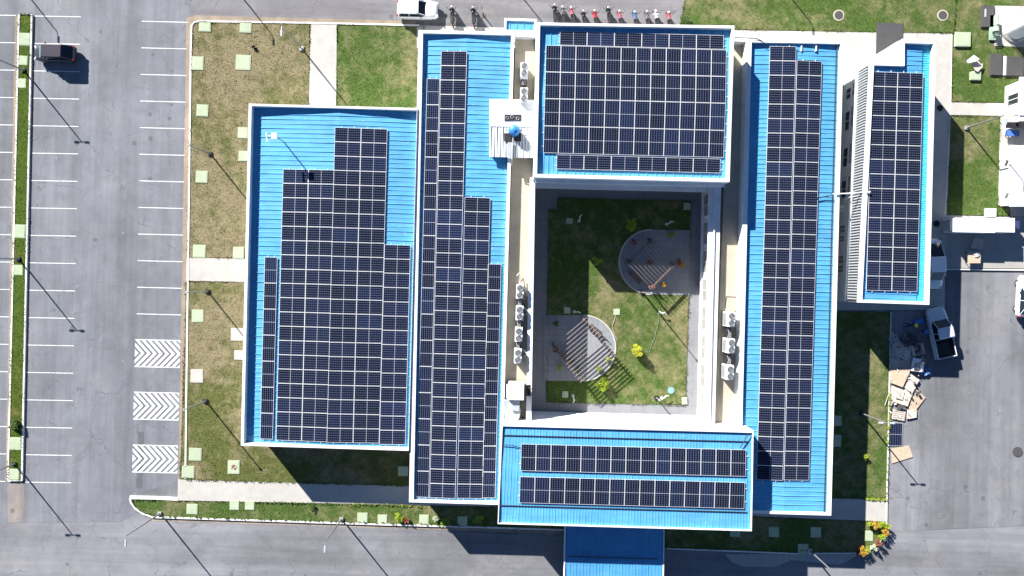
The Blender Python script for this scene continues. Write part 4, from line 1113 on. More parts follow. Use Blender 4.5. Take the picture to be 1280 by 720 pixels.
# motorcycles : nose +x
def moto():
    t = local('motorcycle', 'x', 'motorcycle', 'motorcycles parked along the north road')
    for x in (-.62, .62):
        m = MB(); m.torus((x, 0, .29), .24, .05, 'Y', 18, 6); wh = m.build('wheel', M['tyre'], t)
        m = MB(); m.cyl((x, -.05, .29), (x, .05, .29), .06, n=8)
        for k in range(5): a = k*1.2566; m.cyl((x, 0, .29), (x+.22*math.cos(a), 0, .29+.22*math.sin(a)), .012, n=4)
        m.build('rim', M['metal'], wh)
    m = MB(); m.box(-.05, 0, .38, .5, .22, .26, bev=.05); m.build('engine', M['dark'], t)
    m = MB(); m.ell((.2, 0, .68), .28, .15, .15); m.box(.46, 0, .6, .22, .40, .5, ry=-.35, bev=.06); m.box(-.45, 0, .62, .5, .2, .14, bev=.05); m.build('fairing', M['mred'], t)
    m = MB(); m.box(-.28, 0, .76, .8, .30, .12, bev=.05); m.build('seat', M['rub'], t)
    m = MB(); m.box(.62, 0, .56, .42, .12, .04, bev=.015); m.build('mudguard', M['mred'], t)
    m = MB(); m.tube([(.34, -.30, .98), (.46, -.12, .95), (.46, .12, .95), (.34, .30, .98)], .022, 6)
    m.cyl((.46, 0, .95), (.62, 0, .3), .03, n=6); h = m.build('handlebar', M['dark'], t)
    for s in (-1, 1):
        m = MB(); m.cyl((.4, s*.28, .98), (.46, s*.34, 1.14), .01, n=5); m.ell((.46, s*.36, 1.16), .02, .06, .04, 8, 5); m.build('mirror', M['dark'], h)
    m = MB(); m.ell((.62, 0, .86), .08, .1, .09); m.build('headlight', M['lens'], t)
    m = MB(); m.tube([(-.1, -.14, .3), (-.75, -.17, .36)], .045, 8); m.build('exhaust', M['metal'], t)
    m = MB(); m.box(-.78, 0, .6, .08, .16, .08, bev=.02); m.build('taillight', M['rlens'], t)
    return t
M['mred'] = carpaint('moto_red', (.5, .03, .05)); 
mc = {'red': M['mred'], 'black': carpaint('moto_black', (.02, .02, .022)), 'white': M['pwhite'], 'pink': carpaint('moto_pink', (.55, .16, .2)), 'blue': carpaint('moto_blue', (.12, .2, .4)), 'grey': carpaint('moto_grey', (.2, .19, .2))}
m0 = moto()
ms = [(566.5, 20, 'black', 'first dark motorcycle to the right of the white sedan'), (593, 20.5, 'black', 'dark motorcycle between the white sedan and the tiny canopy'),
 (694.5, 17.5, 'black', 'leftmost motorcycle above the tall hall, with wide handlebars'), (705, 20, 'grey', 'second motorcycle above the tall hall, dark with red tail'),
 (716.5, 20.5, 'pink', 'pink fronted motorcycle third from left above the hall'), (731, 25, 'black', 'small dark motorcycle fourth from left above the hall'),
 (745.5, 24.5, 'red', 'bright red motorcycle above the tall hall'), (762, 20.5, 'black', 'tallest dark motorcycle right of the bright red one'),
 (776.5, 25, 'pink', 'pinkish motorcycle in the middle right of the row'), (795.5, 26, 'blue', 'blue and white motorcycle above the tall hall'),
 (810.5, 25.5, 'grey', 'grey motorcycle right of the blue one'), (822, 25, 'white', 'white fronted motorcycle second from the right end'), (837.5, 26.5, 'pink', 'rightmost motorcycle of the row, pink fronted')]
for i, (x, y, c_, lab) in enumerate(ms):
    c = P(x-1, y, .6); rz = R(90+random.uniform(4, 14))
    if i == 0:
        first = m0
        r = dup(m0, (c[0], c[1], .01), rz, lab, {M['mred'].name: mc[c_]})
    else: r = dup(m0, (c[0], c[1], .01), rz, lab, {M['mred'].name: mc[c_]})
for o in list(C.objects):
    if o.name.startswith('motorcycle') and o.parent is None: o.scale = (1.22, 1.25, 1.15)
def rmtree(o):
    for ch in list(o.children): rmtree(ch)
    bpy.data.objects.remove(o)
rmtree(m0)
# bollard & small ground objects
b = P(604, 18, .3); t = thing('bollard', 'thin dark bollard on the north road left of the tiny canopy', 'bollard', (b[0], b[1], 0))
mb = MB(); mb.cyl((b[0], b[1], 0), (b[0], b[1], .75), .07, .05, 10); mb.build('post', M['dark'], t); mb = MB(); mb.box(b[0], b[1], .03, .35, .35, .06); mb.build('base', M['brownwood'], t)
b = P(317, 58.5, .2); t = thing('flood_light', 'small dark flood light standing on the dry lawn', 'flood light', (b[0], b[1], .1))
mb = MB(); mb.box(b[0], b[1], .3, .32, .2, .26, .5, rx=.6, bev=.02); mb.build('lamp_head', M['rub'], t); mb = MB(); mb.cyl((b[0], b[1], .1), (b[0], b[1], .3), .04); mb.box(b[0]+.16, b[1]-.14, .13, .25, .2, .06); mb.build('stand', M['dark'], t)
for (x, y, r_, l) in ((1048.5, 19, .42, 'round dark manhole left of the grey pad in the top lawn'), (1178.5, 19, .42, 'round dark manhole right of the grey pad in the top lawn'), (1273, 565, .5, 'big round manhole in the asphalt at the right edge'), (1175, 135, .3, 'black round drain in the pavement beside the northeast roof'), (1170.5, 279.5, .32, 'black drain in the pavement left of the white container')):
    c = P(x, y, .14); z = .0 if y > 500 else (.115 if y > 100 else .1); t = thing('manhole_cover', l, 'manhole', (c[0], c[1], z))
    if y < 100: mb = MB(); mb.cyl((c[0], c[1], z), (c[0], c[1], z+.04), r_+.14, n=26); mb.build('rim', M['slab'], t)
    mb = MB(); mb.cyl((c[0], c[1], z+.005), (c[0], c[1], z+.06), r_, n=26); mb.build('lid', M['darkc'] if y != 135 and y != 279.5 else M['rub'], t)

# ------------------------------------------------------------------ rubbish heap, boards
def board(pts, z, th, mat, label, name='plywood_board', cat='board', tilt=0):
    w = PP(pts, z); c = Vector((sum(p[0] for p in w)/len(w), sum(p[1] for p in w)/len(w)))
    mb = MB(); n = len(w); vs = [(x, y, z+(x-c.x)*tilt) for x, y in w]+[(x, y, z+th+(x-c.x)*tilt) for x, y in w]
    a = sum(w[i][0]*w[(i+1) % n][1]-w[(i+1) % n][0]*w[i][1] for i in range(n))
    fs = [tuple(range(n))[::-1], tuple(range(n, 2*n))]+[(i, (i+1) % n, n+(i+1) % n, n+i) for i in range(n)]
    if a < 0: fs = [f[::-1] for f in fs]
    mb.add(vs, fs); return tag(mb.build(name, M[mat], org=(c.x, c.y, z)), label, cat)
board([(1113, 438), (1120, 427), (1138, 430), (1141, 444), (1137, 461), (1112, 462)], .10, .06, 'card', 'grey cardboard sheet in the shade left of the truck', 'cardboard_sheet', 'cardboard', .02)
board([(1116, 428), (1128, 424), (1140, 436), (1129, 447), (1114, 445)], .30, .03, 'card', 'top folded cardboard on the shaded part of the heap', 'cardboard_sheet', 'cardboard', .05)
board([(1112, 450), (1123, 440), (1138, 450), (1139, 461), (1115, 462)], .22, .03, 'card', 'cardboard flap just above the brightest plywood', 'cardboard_sheet', 'cardboard', -.03)
board([(1113, 462.5), (1138, 461), (1128, 484), (1112, 478)], .40, .04, 'ply', 'bright tan plywood sheet on top of the heap', tilt=.05)
board([(1114, 480), (1128, 485), (1137, 467), (1148, 474), (1134, 508), (1116, 502)], .18, .05, 'cardp', 'large whitish torn board in the middle of the heap', tilt=.02)
board([(1137, 466), (1149, 475), (1140, 492), (1130, 484)], .28, .03, 'cardp', 'beige board lapping over the large whitish one')
board([(1144, 485.5), (1157, 497), (1142.5, 515), (1136, 511)], .08, .05, 'ply', 'tan plywood sheet poking right out of the heap', tilt=-.04)
board([(1134, 512), (1145, 512), (1145, 521.5), (1133, 524)], .07, .12, 'cardp', 'small beige board at the lower right of the heap')
board([(1113, 561), (1136, 557), (1141, 571), (1115, 579)], .03, .05, 'ply', 'lone plywood sheet on the asphalt below the heap')
board([(1122, 506), (1131, 506), (1131, 511), (1122, 510)], .35, .05, 'darkc', 'small dark tray at the bottom of the heap', 'tray', 'tray')
for k, (pts, z_, m_, l_) in enumerate((
  ([(1126, 432), (1139, 438), (1136, 452), (1123, 446)], .34, 'cardp', 'pale torn carton in the shaded middle of the heap'),
  ([(1118, 436), (1127, 434), (1129, 442), (1119, 445)], .40, 'card', 'small folded carton near the kerb in the shade'),
  ([(1130, 416), (1138, 419), (1136, 426), (1129, 424)], .25, 'cardp', 'small pale carton at the very top of the heap'),
  ([(1138, 452), (1143, 446), (1145, 458), (1140, 462)], .30, 'card', 'narrow brown carton left of the white box'),
  ([(1120, 486), (1131, 490), (1128, 500), (1119, 497)], .30, 'cardp', 'wrinkled pale sheet in the lower half of the heap'),
  ([(1113, 484), (1118, 482), (1117, 503), (1113, 508)], .16, 'card', 'brown strip between the heap and the kerb'))):
    board(pts, z_, .03, m_, l_, 'cardboard_sheet', 'cardboard', random.uniform(-.12, .12))
mb = MB()
for _ in range(190):
    px = random.uniform(1112, 1150); py = random.uniform(420, 524)
    if px > 1156-.06*abs(py-470)-max(0, py-485)*.2: continue
    c = P(px, py, .3); k = random.uniform(.05, .3)
    mb.box(c[0], c[1], random.uniform(.05, .5 if py < 500 else .25), k, k*random.uniform(.2, .9), .015, random.uniform(0, 3), random.choice((0, 0, 1, 2, 3, 4)), random.uniform(-.5, .5), random.uniform(-.5, .5))
tag(mb.build('scattered_scraps', [M['cardp'], M['card'], M['rub'], M['grime'], M['white']]), kind='stuff')
# pallet
c = P(1124, 519, .2); t = local('wooden_pallet', 'pale slatted pallet at the bottom of the heap', 'pallet')
for k in range(5):
    mb = MB(); mb.box(0, -.4+.2*k, .14, 1.25, .15, .03); mb.build('deck_board', M['cardp'], t)
for s in (-1, 0, 1): mb = MB(); mb.box(s*.55, 0, .06, .1, .95, .11); mb.build('bearer', M['ply'], t)
t.location = (c[0], c[1], .012); t.rotation_euler.z = R(-8)
# boxes
def openbox(px, py, w, l, h, rz, label, mat='cardp', z=.012, inner=None):
    c = P(px, py, h); t = local('cardboard_box', label, 'box', 'boxes in the rubbish heap')
    mb = MB(); mb.box(0, 0, .02, w, l, .03)
    for s in (-1, 1): mb.box(s*(w/2-.01), 0, h/2+.02, .02, l, h, ry=s*.04); mb.box(0, s*(l/2-.01), h/2+.02, w-.04, .02, h)
    mb.build('box_body', M[mat], t)
    for s in (-1, 1): mb = MB(); mb.box(s*(w/2+.1), 0, h-.02, .24, l, .015, ry=s*.5); mb.build('flap', M[mat], t)
    t.location = (c[0], c[1], z); t.rotation_euler.z = rz
openbox(1148, 437, .85, 1.1, .4, R(15), 'open box holding a black ring left of the truck')
openbox(1147.5, 458, .8, 1.0, .55, R(-5), 'white box with a sunlit half at the edge of the shade', 'whitem')
c = P(1147, 436, .6); mb = MB(); mb.torus((c[0], c[1], .3), .36, .07, 'Z', 22, 8); tag(mb.build('tyre', M['tyre'], org=(c[0], c[1], .2)), 'black ring standing in the open box', 'tyre')
board([(1141, 447), (1152, 449), (1150, 453), (1141, 452)], .62, .03, 'whitem', 'white sheet edge on the sunlit white box', 'plastic_sheet', 'sheet')
# blue wrap
M['bluewrap'] = simple('blue_wrap', (.10, .2, .42), .4)
mb = MB(); c = P(1156, 464, .2); mb.leaves((c[0], c[1], .2), .7, .45, .18, 90, .3); tag(mb.build('plastic_wrap', M['bluewrap'], org=(c[0], c[1], 0)), 'crumpled blue plastic wrap at the shade edge beside the white box', 'plastic wrap')
mb = MB(); c = P(1135, 425, .2); mb.leaves((c[0], c[1], .35), .9, .7, .3, 120, .34); tag(mb.build('plastic_wrap', M['grime'], org=(c[0], c[1], 0)), 'dark crumpled wrap at the top of the heap', 'plastic wrap')
mb = MB(); c = P(1117, 424, .2); mb.leaves((c[0], c[1], .25), .5, .6, .2, 80, .24); tag(mb.build('plastic_wrap', M['duct'], org=(c[0], c[1], 0)), 'grey crumpled wrap at the kerb above the cardboard', 'plastic wrap')
mb = MB(); c = P(1145, 455, .2); mb.leaves((c[0]+.6, c[1]+.2, .25), .25, .6, .2, 60, .24); tag(mb.build('plastic_wrap', M['card'], org=(c[0], c[1], 0)), 'brown scraps beside the white box', 'scraps')
mb = MB(); mb.tube([P(1106, 507, .2), P(1111, 492, .3)], .03, 6); tag(mb.build('wooden_stick', M['cardp'], org=P(1106, 507, .1)), 'pale stick lying on the lawn kerb by the heap', 'stick')
# loose panel on ground
me = panelmesh(17*(HC/F), 29*(HC/F)); o = bpy.data.objects.new('loose_panel', me); C.objects.link(o); c = P(1119.5, 543, .1); o.location = (c[0], c[1], .06); tag(o, 'spare solar panel lying on the asphalt below the heap', 'solar panel')
# long rail beside truck
c0, c1 = P(1164, 418, .5), P(1173, 450, .5); mb = MB(); mb.tube([(c0[0], c0[1], .45), (c1[0], c1[1], .35)], .06, 6); mb.tube([(c0[0]-.15, c0[1], .5), (c1[0]-.2, c1[1], .3)], .035, 6); tag(mb.build('metal_rail', M['alu'], org=(c0[0], c0[1], .4)), 'aluminium rails leaning on the left side of the truck', 'rail')

# people
def person(label, px, py, rz, joints, edges, top, legs, hat=None, z=.01):
    me = bpy.data.meshes.new('person'); me.from_pydata([j[:3] for j in joints], edges, [])
    o = bpy.data.objects.new('person_tmp', me); C.objects.link(o)
    sk = o.modifiers.new('s', 'SKIN'); sk.use_smooth_shade = True
    for v, j in zip(me.skin_vertices[0].data, joints): v.radius = (j[3], j[3])
    me.skin_vertices[0].data[0].use_root = True
    ss = o.modifiers.new('d', 'SUBSURF'); ss.levels = 1; ss.render_levels = 1
    dg = bpy.context.evaluated_depsgraph_get(); m2 = bpy.data.meshes.new_from_object(o.evaluated_get(dg)); bpy.data.objects.remove(o)
    m2.materials.clear()
    for m in (M[legs], M[top], M['skin']): m2.materials.append(m)
    hd = Vector(joints[3][:3]); hips = Vector(joints[0][:3]); hands = [Vector(joints[k][:3]) for k in (6, 9)]
    for p in m2.polygons:
        c = p.center; p.use_smooth = True
        k = 1
        if c.z < hips.z-.02 and (c-hips).length > .12: k = 0
        if (c-hd).length < .17 or any((c-h_).length < .2 for h_ in hands): k = 2
        p.material_index = k
    b = bpy.data.objects.new('person', m2); C.objects.link(b); tag(b, label, 'person')
    c = P(px, py, 1.2); b.location = (c[0], c[1], z); b.rotation_euler.z = rz
    ORG['person'] = (0, 0, 0); ORG[b.name] = (0, 0, 0)
    mb = MB()
    if hat: mb.ell(tuple(hd+Vector((0, 0, .03))), .15, .14, .13, 14, 6, z0=0.0); mb.cyl(tuple(hd+Vector((0, 0, .025))), tuple(hd+Vector((0, 0, .04))), .2, .18, 16); mb.build('hat', M[hat], b)
    else: mb.ell(tuple(hd+Vector((0, 0, .02))), .125, .115, .12, 14, 6, z0=-.1); mb.build('hair', M['rub'], b)
J = [(0, 0, .92, .13), (.12, 0, 1.2, .15), (.25, 0, 1.42, .07), (.33, 0, 1.58, .1),           # hips chest neck head (facing +x, bending a little)
     (.18, .2, 1.36, .06), (.38, .26, 1.12, .045), (.6, .2, 1.0, .035),
     (.18, -.2, 1.36, .06), (.38, -.26, 1.12, .045), (.6, -.2, 1.0, .035),
     (0, .1, .85, .095), (.1, .13, .48, .07), (0, .14, .08, .045), (.16, .15, .04, .04),
     (0, -.1, .85, .095), (.02, -.13, .48, .07), (-.1, -.14, .08, .045), (.06, -.15, .04, .04)]
Ed = [(0, 1), (1, 2), (2, 3), (2, 4), (4, 5), (5, 6), (2, 7), (7, 8), (8, 9), (0, 10), (10, 11), (11, 12), (12, 13), (0, 14), (14, 15), (15, 16), (16, 17)]
person('person in a yellow hat and dark blue clothes beside the heap', 1138, 407, R(10), J, Ed, 'navy', 'navy', 'yellow')
person('person in light blue cap and dark clothes at the truck side', 1159, 415, R(170), J, Ed, 'grime', 'navy', 'bluecl')
# tool frame between them
c = P(1149, 402, .5); mb = MB(); mb.box(c[0], c[1], .35, .9, .5, .5, .3, bev=.04); tag(mb.build('storage_crate', M['bluecl'], org=(c[0], c[1], 0)), 'dark blue crate between the two people', 'crate')

# ------------------------------------------------------------------ northeast corner
# crumpled board
board([(1208, 76), (1217, 69), (1224, 74), (1219, 77), (1210, 79)], .75, .04, 'whitem', 'bright folded half of the crumpled board in the northeast lawn', 'folded_board', 'board', .05)
board([(1214, 79), (1222, 76), (1226, 80), (1229, 79), (1228, 84), (1222, 90), (1218, 88)], .42, .05, 'cardp', 'brownish half of the crumpled board lying on the small slab', 'folded_board', 'board', -.1)
def dslab(pts, label, h=.3):
    w = PP(pts, h); c = centre(w); t = thing('tank_cover', label, 'slab', c, 'dark slabs beside the water tower')
    mb = MB(); mb.prism(w, .09, h-.06); mb.build('base_slab', M['darkc'], t)
    qi = inset(w, (.06,)*4); mb = MB(); mb.prism([tuple(p) for p in qi], h-.06, h); mb.build('lid', M['darkc'], t)
dslab([(1228, 6.5), (1244, 7), (1243, 34.5), (1227, 34)], 'dark slab partly under the green pump')
dslab([(1239, 67), (1254, 67.3), (1253, 94.5), (1238.5, 94)], 'tall dark slab left of the narrow white strip')
dslab([(1259, 70), (1281, 71), (1280, 95.5), (1258, 95)], 'wide dark slab right of the narrow white strip')
mb = MB(); w = P(1256.3, 82, .2); mb.box(w[0], w[1], .15, .25, 1.9, .14, bev=.02); tag(mb.build('concrete_strip', M['white'], org=(w[0], w[1], .1)), 'narrow white strip between the two dark slabs', 'strip')
w = P(1232, 16, .35); mb = MB(); mb.box(w[0], w[1], .33, .1, .75, .05); tag(mb.build('metal_rod', M['alu'], org=(w[0], w[1], .3)), 'short pale rod on the dark slab by the pump', 'rod')
# pump
pathp([(1243.5, 7), (1300, 8), (1300, 60), (1243, 57), (1244, 35)], z=.13, name='paved_pad')
c = P(1245, 33, .6); t = local('water_pump', 'pale green pump set beside the white water tower', 'pump')
M['pump'] = simple('pump_green', (.28, .40, .30), .5)
mb = MB(); mb.box(0, 0, .1, .8, 2.5, .14, bev=.02); mb.build('skid', M['pump'], t)
mb = MB(); mb.cyl((0, .1, .5), (0, 1.0, .5), .24, n=18); mb.build('motor', M['pump'], t)
mb = MB(); mb.cyl((0, -.5, .45), (0, .05, .45), .3, .2, 18); mb.tube([(0, -.5, .45), (0, -.9, .5), (.45, -1.0, .5)], .1); mb.build('pump_body', M['pump'], t)
for k in range(3): mb = MB(); mb.box(0, -.75-.2*k, .6-.02*k, .7, .05, .05); mb.build('crossbar', M['darkc'], t)
t.location = (c[0], c[1], .13)
# water tower
c = P(1268, 36, 0); t = thing('water_tower', 'tall white cylindrical water tower leaving the top right corner', 'water tower', (c[0], c[1], 0))
mb = MB(); mb.cyl((c[0], c[1], .1), (c[0], c[1], 9.0), 1.15, 1.05, 40)
for k in range(1, 6): mb.torus((c[0], c[1], 1.5*k), 1.13-.012*k, .03, 'Z', 40, 6)
mb.build('shaft', M['whitem'], t)
mb = MB(); mb.cyl((c[0], c[1], 9.0), (c[0], c[1], 12.5), 1.9, 1.9, 40); mb.cyl((c[0], c[1], 12.5), (c[0], c[1], 13.1), 1.9, .3, 40); mb.build('tank', M['whitem'], t)
for an in (R(200), R(290)):
    mb = MB(); x, y = c[0]+1.35*math.cos(an), c[1]+1.35*math.sin(an); 
    for s in (-.2, .2): mb.cyl((x+s*math.sin(an), y-s*math.cos(an), .1), (x+s*math.sin(an), y-s*math.cos(an), 9), .03, n=6)
    for k in range(26): mb.cyl((x+.2*math.sin(an), y-.2*math.cos(an), .4+.33*k), (x-.2*math.sin(an), y+.2*math.cos(an), .4+.33*k), .018, n=5)
    mb.build('ladder', M['whitem'], t)
mb = MB(); mb.cyl((c[0], c[1], .09), (c[0], c[1], .3), 1.5, 1.45, 40); mb.build('plinth', M['path'], t)
# white pump house at the right edge
def flat_house(px_quad, h, label, ov=.25):
    w = PP(px_quad, h); c = centre(w); t = thing('utility_building', label, 'building', c)
    qi = inset(w, (ov,)*4); mb = MB(); mb.prism([tuple(p) for p in qi], 0.05, h-.18); mb.build('wall', PW, t)
    mb = MB(); mb.prism(w, h-.18, h); mb.build('roof', M['whitem'], t); return t, qi
t, qi = flat_house([(1275.5, 96), (1350, 98), (1349, 146), (1274.5, 144)], 2.5, 'white pump house cut by the right edge below the dark slabs')
windows(t, (qi[0][0], qi[0][1]), (qi[3][0], qi[3][1]), 1, .6, 2.0, 1.0)
t, qi = flat_house([(1262.5, 182), (1350, 180), (1350, 258), (1263, 258)], 1.75, 'large white flat roofed building at the right edge', .2)
a, b_2 = qi[0], qi[3]
for f in (.2, .78):
    p = a.lerp(b_2, f); mb = MB(); mb.box(p.x-.2, p.y, 1.2, .4, .12, .4, bev=.01); mb.build('bracket', PW, t)

t = thing('porch_canopy', 'white porch frame with dark opening below the pump house', 'canopy', P(1266, 155, 0))
mb = MB(); mb.prism(PP([(1255, 148), (1282, 143), (1285, 151), (1257, 152)], 2.4), 2.25, 2.4); mb.build('slab', PW, t)
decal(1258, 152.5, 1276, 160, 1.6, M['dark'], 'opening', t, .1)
mb = MB(); [mb.box(P(x, 157, 0)[0], P(x, 157, 0)[1], .8, .2, .9, 1.6) for x in (1257, 1281)]; mb.build('post', PW, t)
# parked machine in blue there
c = P(1264, 167, .4); t = local('hand_cart', 'blue hand cart with steel frame at the right edge', 'cart')
mb = MB(); mb.box(0, 0, .45, 1.3, .6, .12, bev=.02); mb.build('tray', M['bluecl'], t)
mb = MB(); mb.tube([(-.6, -.25, .5), (-1.0, -.25, .8), (-1.0, .25, .8), (-.6, .25, .5)], .025, 6); mb.build('handle', M['alu'], t)
for s in (-1, 1):
    mb = MB(); mb.torus((s*.4, 0, .2), .15, .04, 'Y', 14, 6); mb.build('wheel', M['tyre'], t)
t.location = (c[0], c[1], .12)
# white containers
def container(x0, x1, label, h=2.05):
    w = PP([(x0, 272), (x1, 272+.0245*(x1-x0)), (x1, 290+.02*(x1-x0)), (x0, 290)], h)
    c = centre(w); t = thing('storage_container', label, 'container', c, 'white containers on the concrete pad')
    qi = inset(w, (.03,)*4); mb = MB(); mb.prism([tuple(p) for p in qi], .2, h-.05)
    L = (qi[2]-qi[3]).length
    for k in range(int(L/.25)):
        p = qi[3].lerp(qi[2], (k+.5)/int(L/.25)); mb.box(p.x, p.y-.015, h/2+.05, .1, .03, h-.4)
    mb.build('body', M['whitem'], t)
    mb = MB(); mb.prism(w, h-.05, h); mb.build('roof', M['whitem'], t)
    mb = MB(); [mb.box(qi[3].x+(qi[2].x-qi[3].x)*f, c[1], .16, .15, 1.3, .09) for f in (.1, .5, .9)]; mb.build('skid', M['dark'], t)
container(1193.5, 1244, 'longer white container on the pad, left one'); container(1245, 1268.5, 'shorter white container on the pad, right one', 2.0)
c = P(1190, 281.5, 1.4); mb = MB(); mb.box(c[0], c[1], .85, .55, 1.05, 1.45, bev=.03); tag(mb.build('electric_cabinet', M['lampw'], org=(c[0], c[1], 0)), 'pale grey cabinet at the left end of the white containers', 'cabinet')
c = P(1271, 281, 1.2); mb = MB(); mb.box(c[0], c[1], .7, .5, .8, 1.1, bev=.02); tag(mb.build('generator', M['navy'], org=(c[0], c[1], 0)), 'dark machine at the right end of the white containers', 'generator')
c = P(1239.5, 265.5, .4); mb = MB(); mb.box(c[0], c[1], .22, 1.0, .8, .3, bev=.02); tag(mb.build('concrete_block', M['white'], org=(c[0], c[1], 0)), 'white block behind the longer container', 'block')
board([(1215.5, 302), (1219, 296.5), (1230, 300), (1227, 312.5), (1214, 310)], .45, .05, 'card', 'tilted brown board in the container shade', tilt=.08)
t = thing('work_table', 'small pale table with board top on the concrete pad', 'table', P(1217.5, 321, 0))
w = PP([(1210, 314.5), (1226.5, 315), (1225.5, 329), (1210, 329)], .6); mb = MB(); mb.prism(w, .55, .6); mb.build('table_top', M['ply'], t)
for p in inset(w, (.06,)*4): mb = MB(); mb.box(p.x, p.y, .33, .05, .05, .43); mb.build('leg', M['dark'], t)
mb = MB(); c = P(1221.5, 318.5, .7); mb.leaves((c[0], c[1], .66), .28, .25, .06, 40, .2); tag(mb.build('plastic_wrap', M['whitem'], org=(c[0], c[1], .6)), 'crumpled white bag on the small table', 'bag')

# ------------------------------------------------------------------ planting along edges
gK = 'ornamental shrubs on the southeast corner'
for i, (x, y, m_, r_, lab) in enumerate(((1093, 656, 'leafo', .42, 'orange shrub left of the pale path end'), (1101, 655, 'leafl', .35, 'green shrub just below the path end'), (1107, 657, 'leafl', .36, 'green shrub at the kerb bend top'),
   (1106, 664, 'leafo', .42, 'orange shrub on the kerb bend'), (1102, 671, 'leafl', .34, 'yellow green shrub right of the sunlit slab'), (1098, 679, 'leafr', .3, 'dark red shrub on the lower kerb bend'),
   (1092, 684, 'leafp', .3, 'pale variegated shrub on the kerb bend'), (1084, 688, 'leafl', .32, 'green shrub beside the big orange one'), (1078, 688, 'leafo', .46, 'biggest orange shrub at the shade edge'), (1072, 691, 'leafr', .26, 'small dark shrub at the shaded kerb'), (1087, 655, 'leafl', .22, 'tiny green shrub on the shade line'))):
    shrub(x, y, r_, .85, m_, lab+' on the southeast corner', gK, 130)
shrub(1080.5, 571, .33, .55, 'leafl', 'single lime green shrub at the shade edge of the east lawn', None, 110)
gS_ = 'shrubs in the south grass strip'
shrub(499, 647, .55, .6, 'leafl', 'yellow green shrub in the south strip', gS_, 170); shrub(507, 650, .4, .5, 'leafr', 'reddish shrub beside the yellow green one in the south strip', gS_, 110)
shrub(545, 648, .35, .45, 'leafp', 'pale variegated shrub right of the last sunlit slab', gS_, 100); shrub(556, 652, .42, .5, 'leafl', 'lime shrub at the shade edge in the south strip', gS_, 120); shrub(598, 649, .5, .5, 'leafl', 'dim shrub in the shaded south strip', gS_, 120)
shrub(391, 634, .35, .35, 'leafg', 'low dark green shrub below the long south path', gS_, 80)
shrub(19.5, 531, .6, .6, 'leafg', 'bushy shrub spilling over the island kerb', None, 420)
shrub(856, 26, .5, .5, 'leafg', 'low bush at the left end of the top lawn', None, 240)
def edging(name, pts, n, mat, size, h):
    mb = MB()
    for _ in range(n):
        k = random.randrange(len(pts)-1); f = random.random(); x = pts[k][0]*(1-f)+pts[k+1][0]*f; y = pts[k][1]*(1-f)+pts[k+1][1]*f
        if math.sin(x*.9)+math.sin(y*.7+x*.31) < -.3: continue
        c = P(x, y, .1); mb.leaves((c[0]+random.gauss(0, .04), c[1]+random.gauss(0, .04), .1+h/2), .1, .1, h/2, 5, size)
    tag(mb.build(name, M[mat]), kind='stuff')
edging('edging_plants', [(330, 627.5), (560, 633.5)], 200, 'leafg', .10, .16)
edging('edging_plants', [(225, 599), (510, 607)], 180, 'leafg', .10, .16)
edging('edging_plants', [(440, 629.5), (540, 633.2)], 60, 'leafy', .08, .14)
edging('edging_plants', [(200, 644.5), (440, 652), (620, 658)], 260, 'leafg', .11, .18)
edging('edging_plants', [(1078, 623), (1107, 624.5), (1109.5, 530)], 240, 'leafl', .10, .2)
edging('edging_plants', [(1110, 540), (1112, 490)], 60, 'leafl', .10, .25)
edging('edging_plants', [(37, 30), (26, 590)], 60, 'leafg', .09, .15)
edging('edging_plants', [(860, 684.3), (1060, 689)], 160, 'leafg', .10, .2)

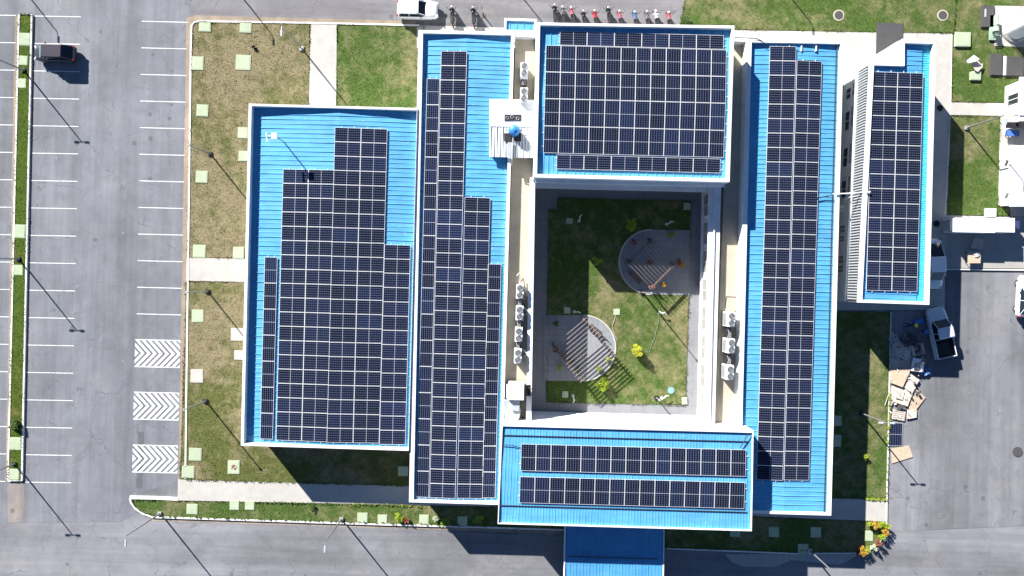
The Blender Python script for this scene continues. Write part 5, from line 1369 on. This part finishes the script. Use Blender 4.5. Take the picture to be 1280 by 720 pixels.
# grass blades
def inpoly(x, y, poly):
    r = np.zeros(len(x), bool); n = len(poly); j = n-1
    for i in range(n):
        xi, yi = poly[i]; xj, yj = poly[j]
        c = ((yi > y) != (yj > y)) & (x < (xj-xi)*(y-yi)/((yj-yi)+1e-12)+xi); r ^= c; j = i
    return r
rng = np.random.default_rng(3)
def blades(polys, mat, dens, name):
    V = []; 
    for (w, z, _) in polys:
        a = np.array(w); lo = np.maximum(a.min(0), (-54, -32)); hi = np.minimum(a.max(0), (54, 31))
        if (hi <= lo).any(): continue
        n = int((hi-lo).prod()*dens); x = rng.uniform(lo[0], hi[0], n); y = rng.uniform(lo[1], hi[1], n); k = inpoly(x, y, w); x, y = x[k], y[k]; n = len(x)
        an = rng.uniform(0, 6.28, n); s = rng.uniform(.03, .07, n); le = rng.uniform(-.06, .06, (n, 2)); hh = rng.uniform(.02, .055, n)
        t = np.empty((n, 3, 3)); t[:, 0] = np.c_[x-s*np.cos(an), y-s*np.sin(an), np.full(n, z-.002)]; t[:, 1] = np.c_[x+s*np.cos(an), y+s*np.sin(an), np.full(n, z-.002)]
        t[:, 2] = np.c_[x+le[:, 0], y+le[:, 1], z+hh]; V.append(t.reshape(-1, 3))
    for (w, z, _) in polys:
        a = np.array(w)
        for i in range(len(a)):
            p, q = a[i], a[(i+1) % len(a)]; L = np.hypot(*(q-p)); n = int(min(L, 90)*26)
            if n < 3: continue
            f = rng.uniform(0, 1, n); k = np.sin(f*L*1.7)+np.sin(f*L*.63+1)+rng.normal(0, .7, n) > .1; f = f[k]; n = len(f)
            x = p[0]+(q[0]-p[0])*f+rng.normal(0, .05, n); y = p[1]+(q[1]-p[1])*f+rng.normal(0, .05, n)
            an = rng.uniform(0, 6.28, n); s = rng.uniform(.04, .09, n); le = rng.uniform(-.08, .08, (n, 2))
            t = np.empty((n, 3, 3)); t[:, 0] = np.c_[x-s*np.cos(an), y-s*np.sin(an), np.full(n, z)]; t[:, 1] = np.c_[x+s*np.cos(an), y+s*np.sin(an), np.full(n, z)]
            t[:, 2] = np.c_[x+le[:, 0], y+le[:, 1], z+rng.uniform(.06, .12, n)]; V.append(t.reshape(-1, 3))
    V = np.concatenate(V); n = len(V)//3
    me = bpy.data.meshes.new(name); me.vertices.add(len(V)); me.vertices.foreach_set('co', V.ravel()); me.loops.add(len(V)); me.loops.foreach_set('vertex_index', np.arange(len(V)))
    me.polygons.add(n); me.polygons.foreach_set('loop_start', np.arange(n)*3); me.polygons.foreach_set('loop_total', np.full(n, 3)); me.update(); me.validate()
    me.materials.append(M[mat]); o = bpy.data.objects.new(name, me); C.objects.link(o); tag(o, kind='stuff')
for k in ('lawn', 'lawn2', 'median'): blades([l for l in lawns if l[2] == k], k, 38, 'grass')

# ------------------------------------------------------------------ light, sky, camera
sx, sy = -1055.0, 1251.0; az = math.atan2(sx, sy); el = math.atan(F/1637.0)
w = bpy.data.worlds.new('World'); sc.world = w; w.use_nodes = True
nt = w.node_tree; sky = nt.nodes.new('ShaderNodeTexSky'); sky.sky_type = 'NISHITA'; sky.sun_disc = False
sky.sun_elevation = el; sky.sun_rotation = az; sky.air_density = .62; sky.dust_density = .0; sky.ozone_density = 4.5
nt.links.new(sky.outputs[0], nt.nodes['Background'].inputs[0]); nt.nodes['Background'].inputs[1].default_value = .05
ld = bpy.data.lights.new('Sun', 'SUN'); ld.energy = 5.0; ld.angle = R(.5); ld.color = (1, .96, .90)
lo = bpy.data.objects.new('Sun', ld); C.objects.link(lo)
dv = Vector((sx, sy, 0)).normalized()*math.cos(el)+Vector((0, 0, math.sin(el)))
lo.rotation_euler = dv.to_track_quat('Z', 'Y').to_euler(); lo.location = dv*100
cd = bpy.data.cameras.new('Camera'); cam = bpy.data.objects.new('Camera', cd); C.objects.link(cam); sc.camera = cam
cam.location = (0, 0, HC); cam.rotation_euler = (0, 0, TH)
cd.sensor_fit = 'HORIZONTAL'; cd.sensor_width = 36; cd.lens = 36*F/1280; cd.shift_x = (640-NX)/1280; cd.shift_y = (NY-360)/1280
cd.clip_start = .5; cd.clip_end = 1500
sc.view_settings.view_transform = 'Standard'; sc.view_settings.look = 'None'; sc.view_settings.exposure = 1.56; sc.view_settings.gamma = 1
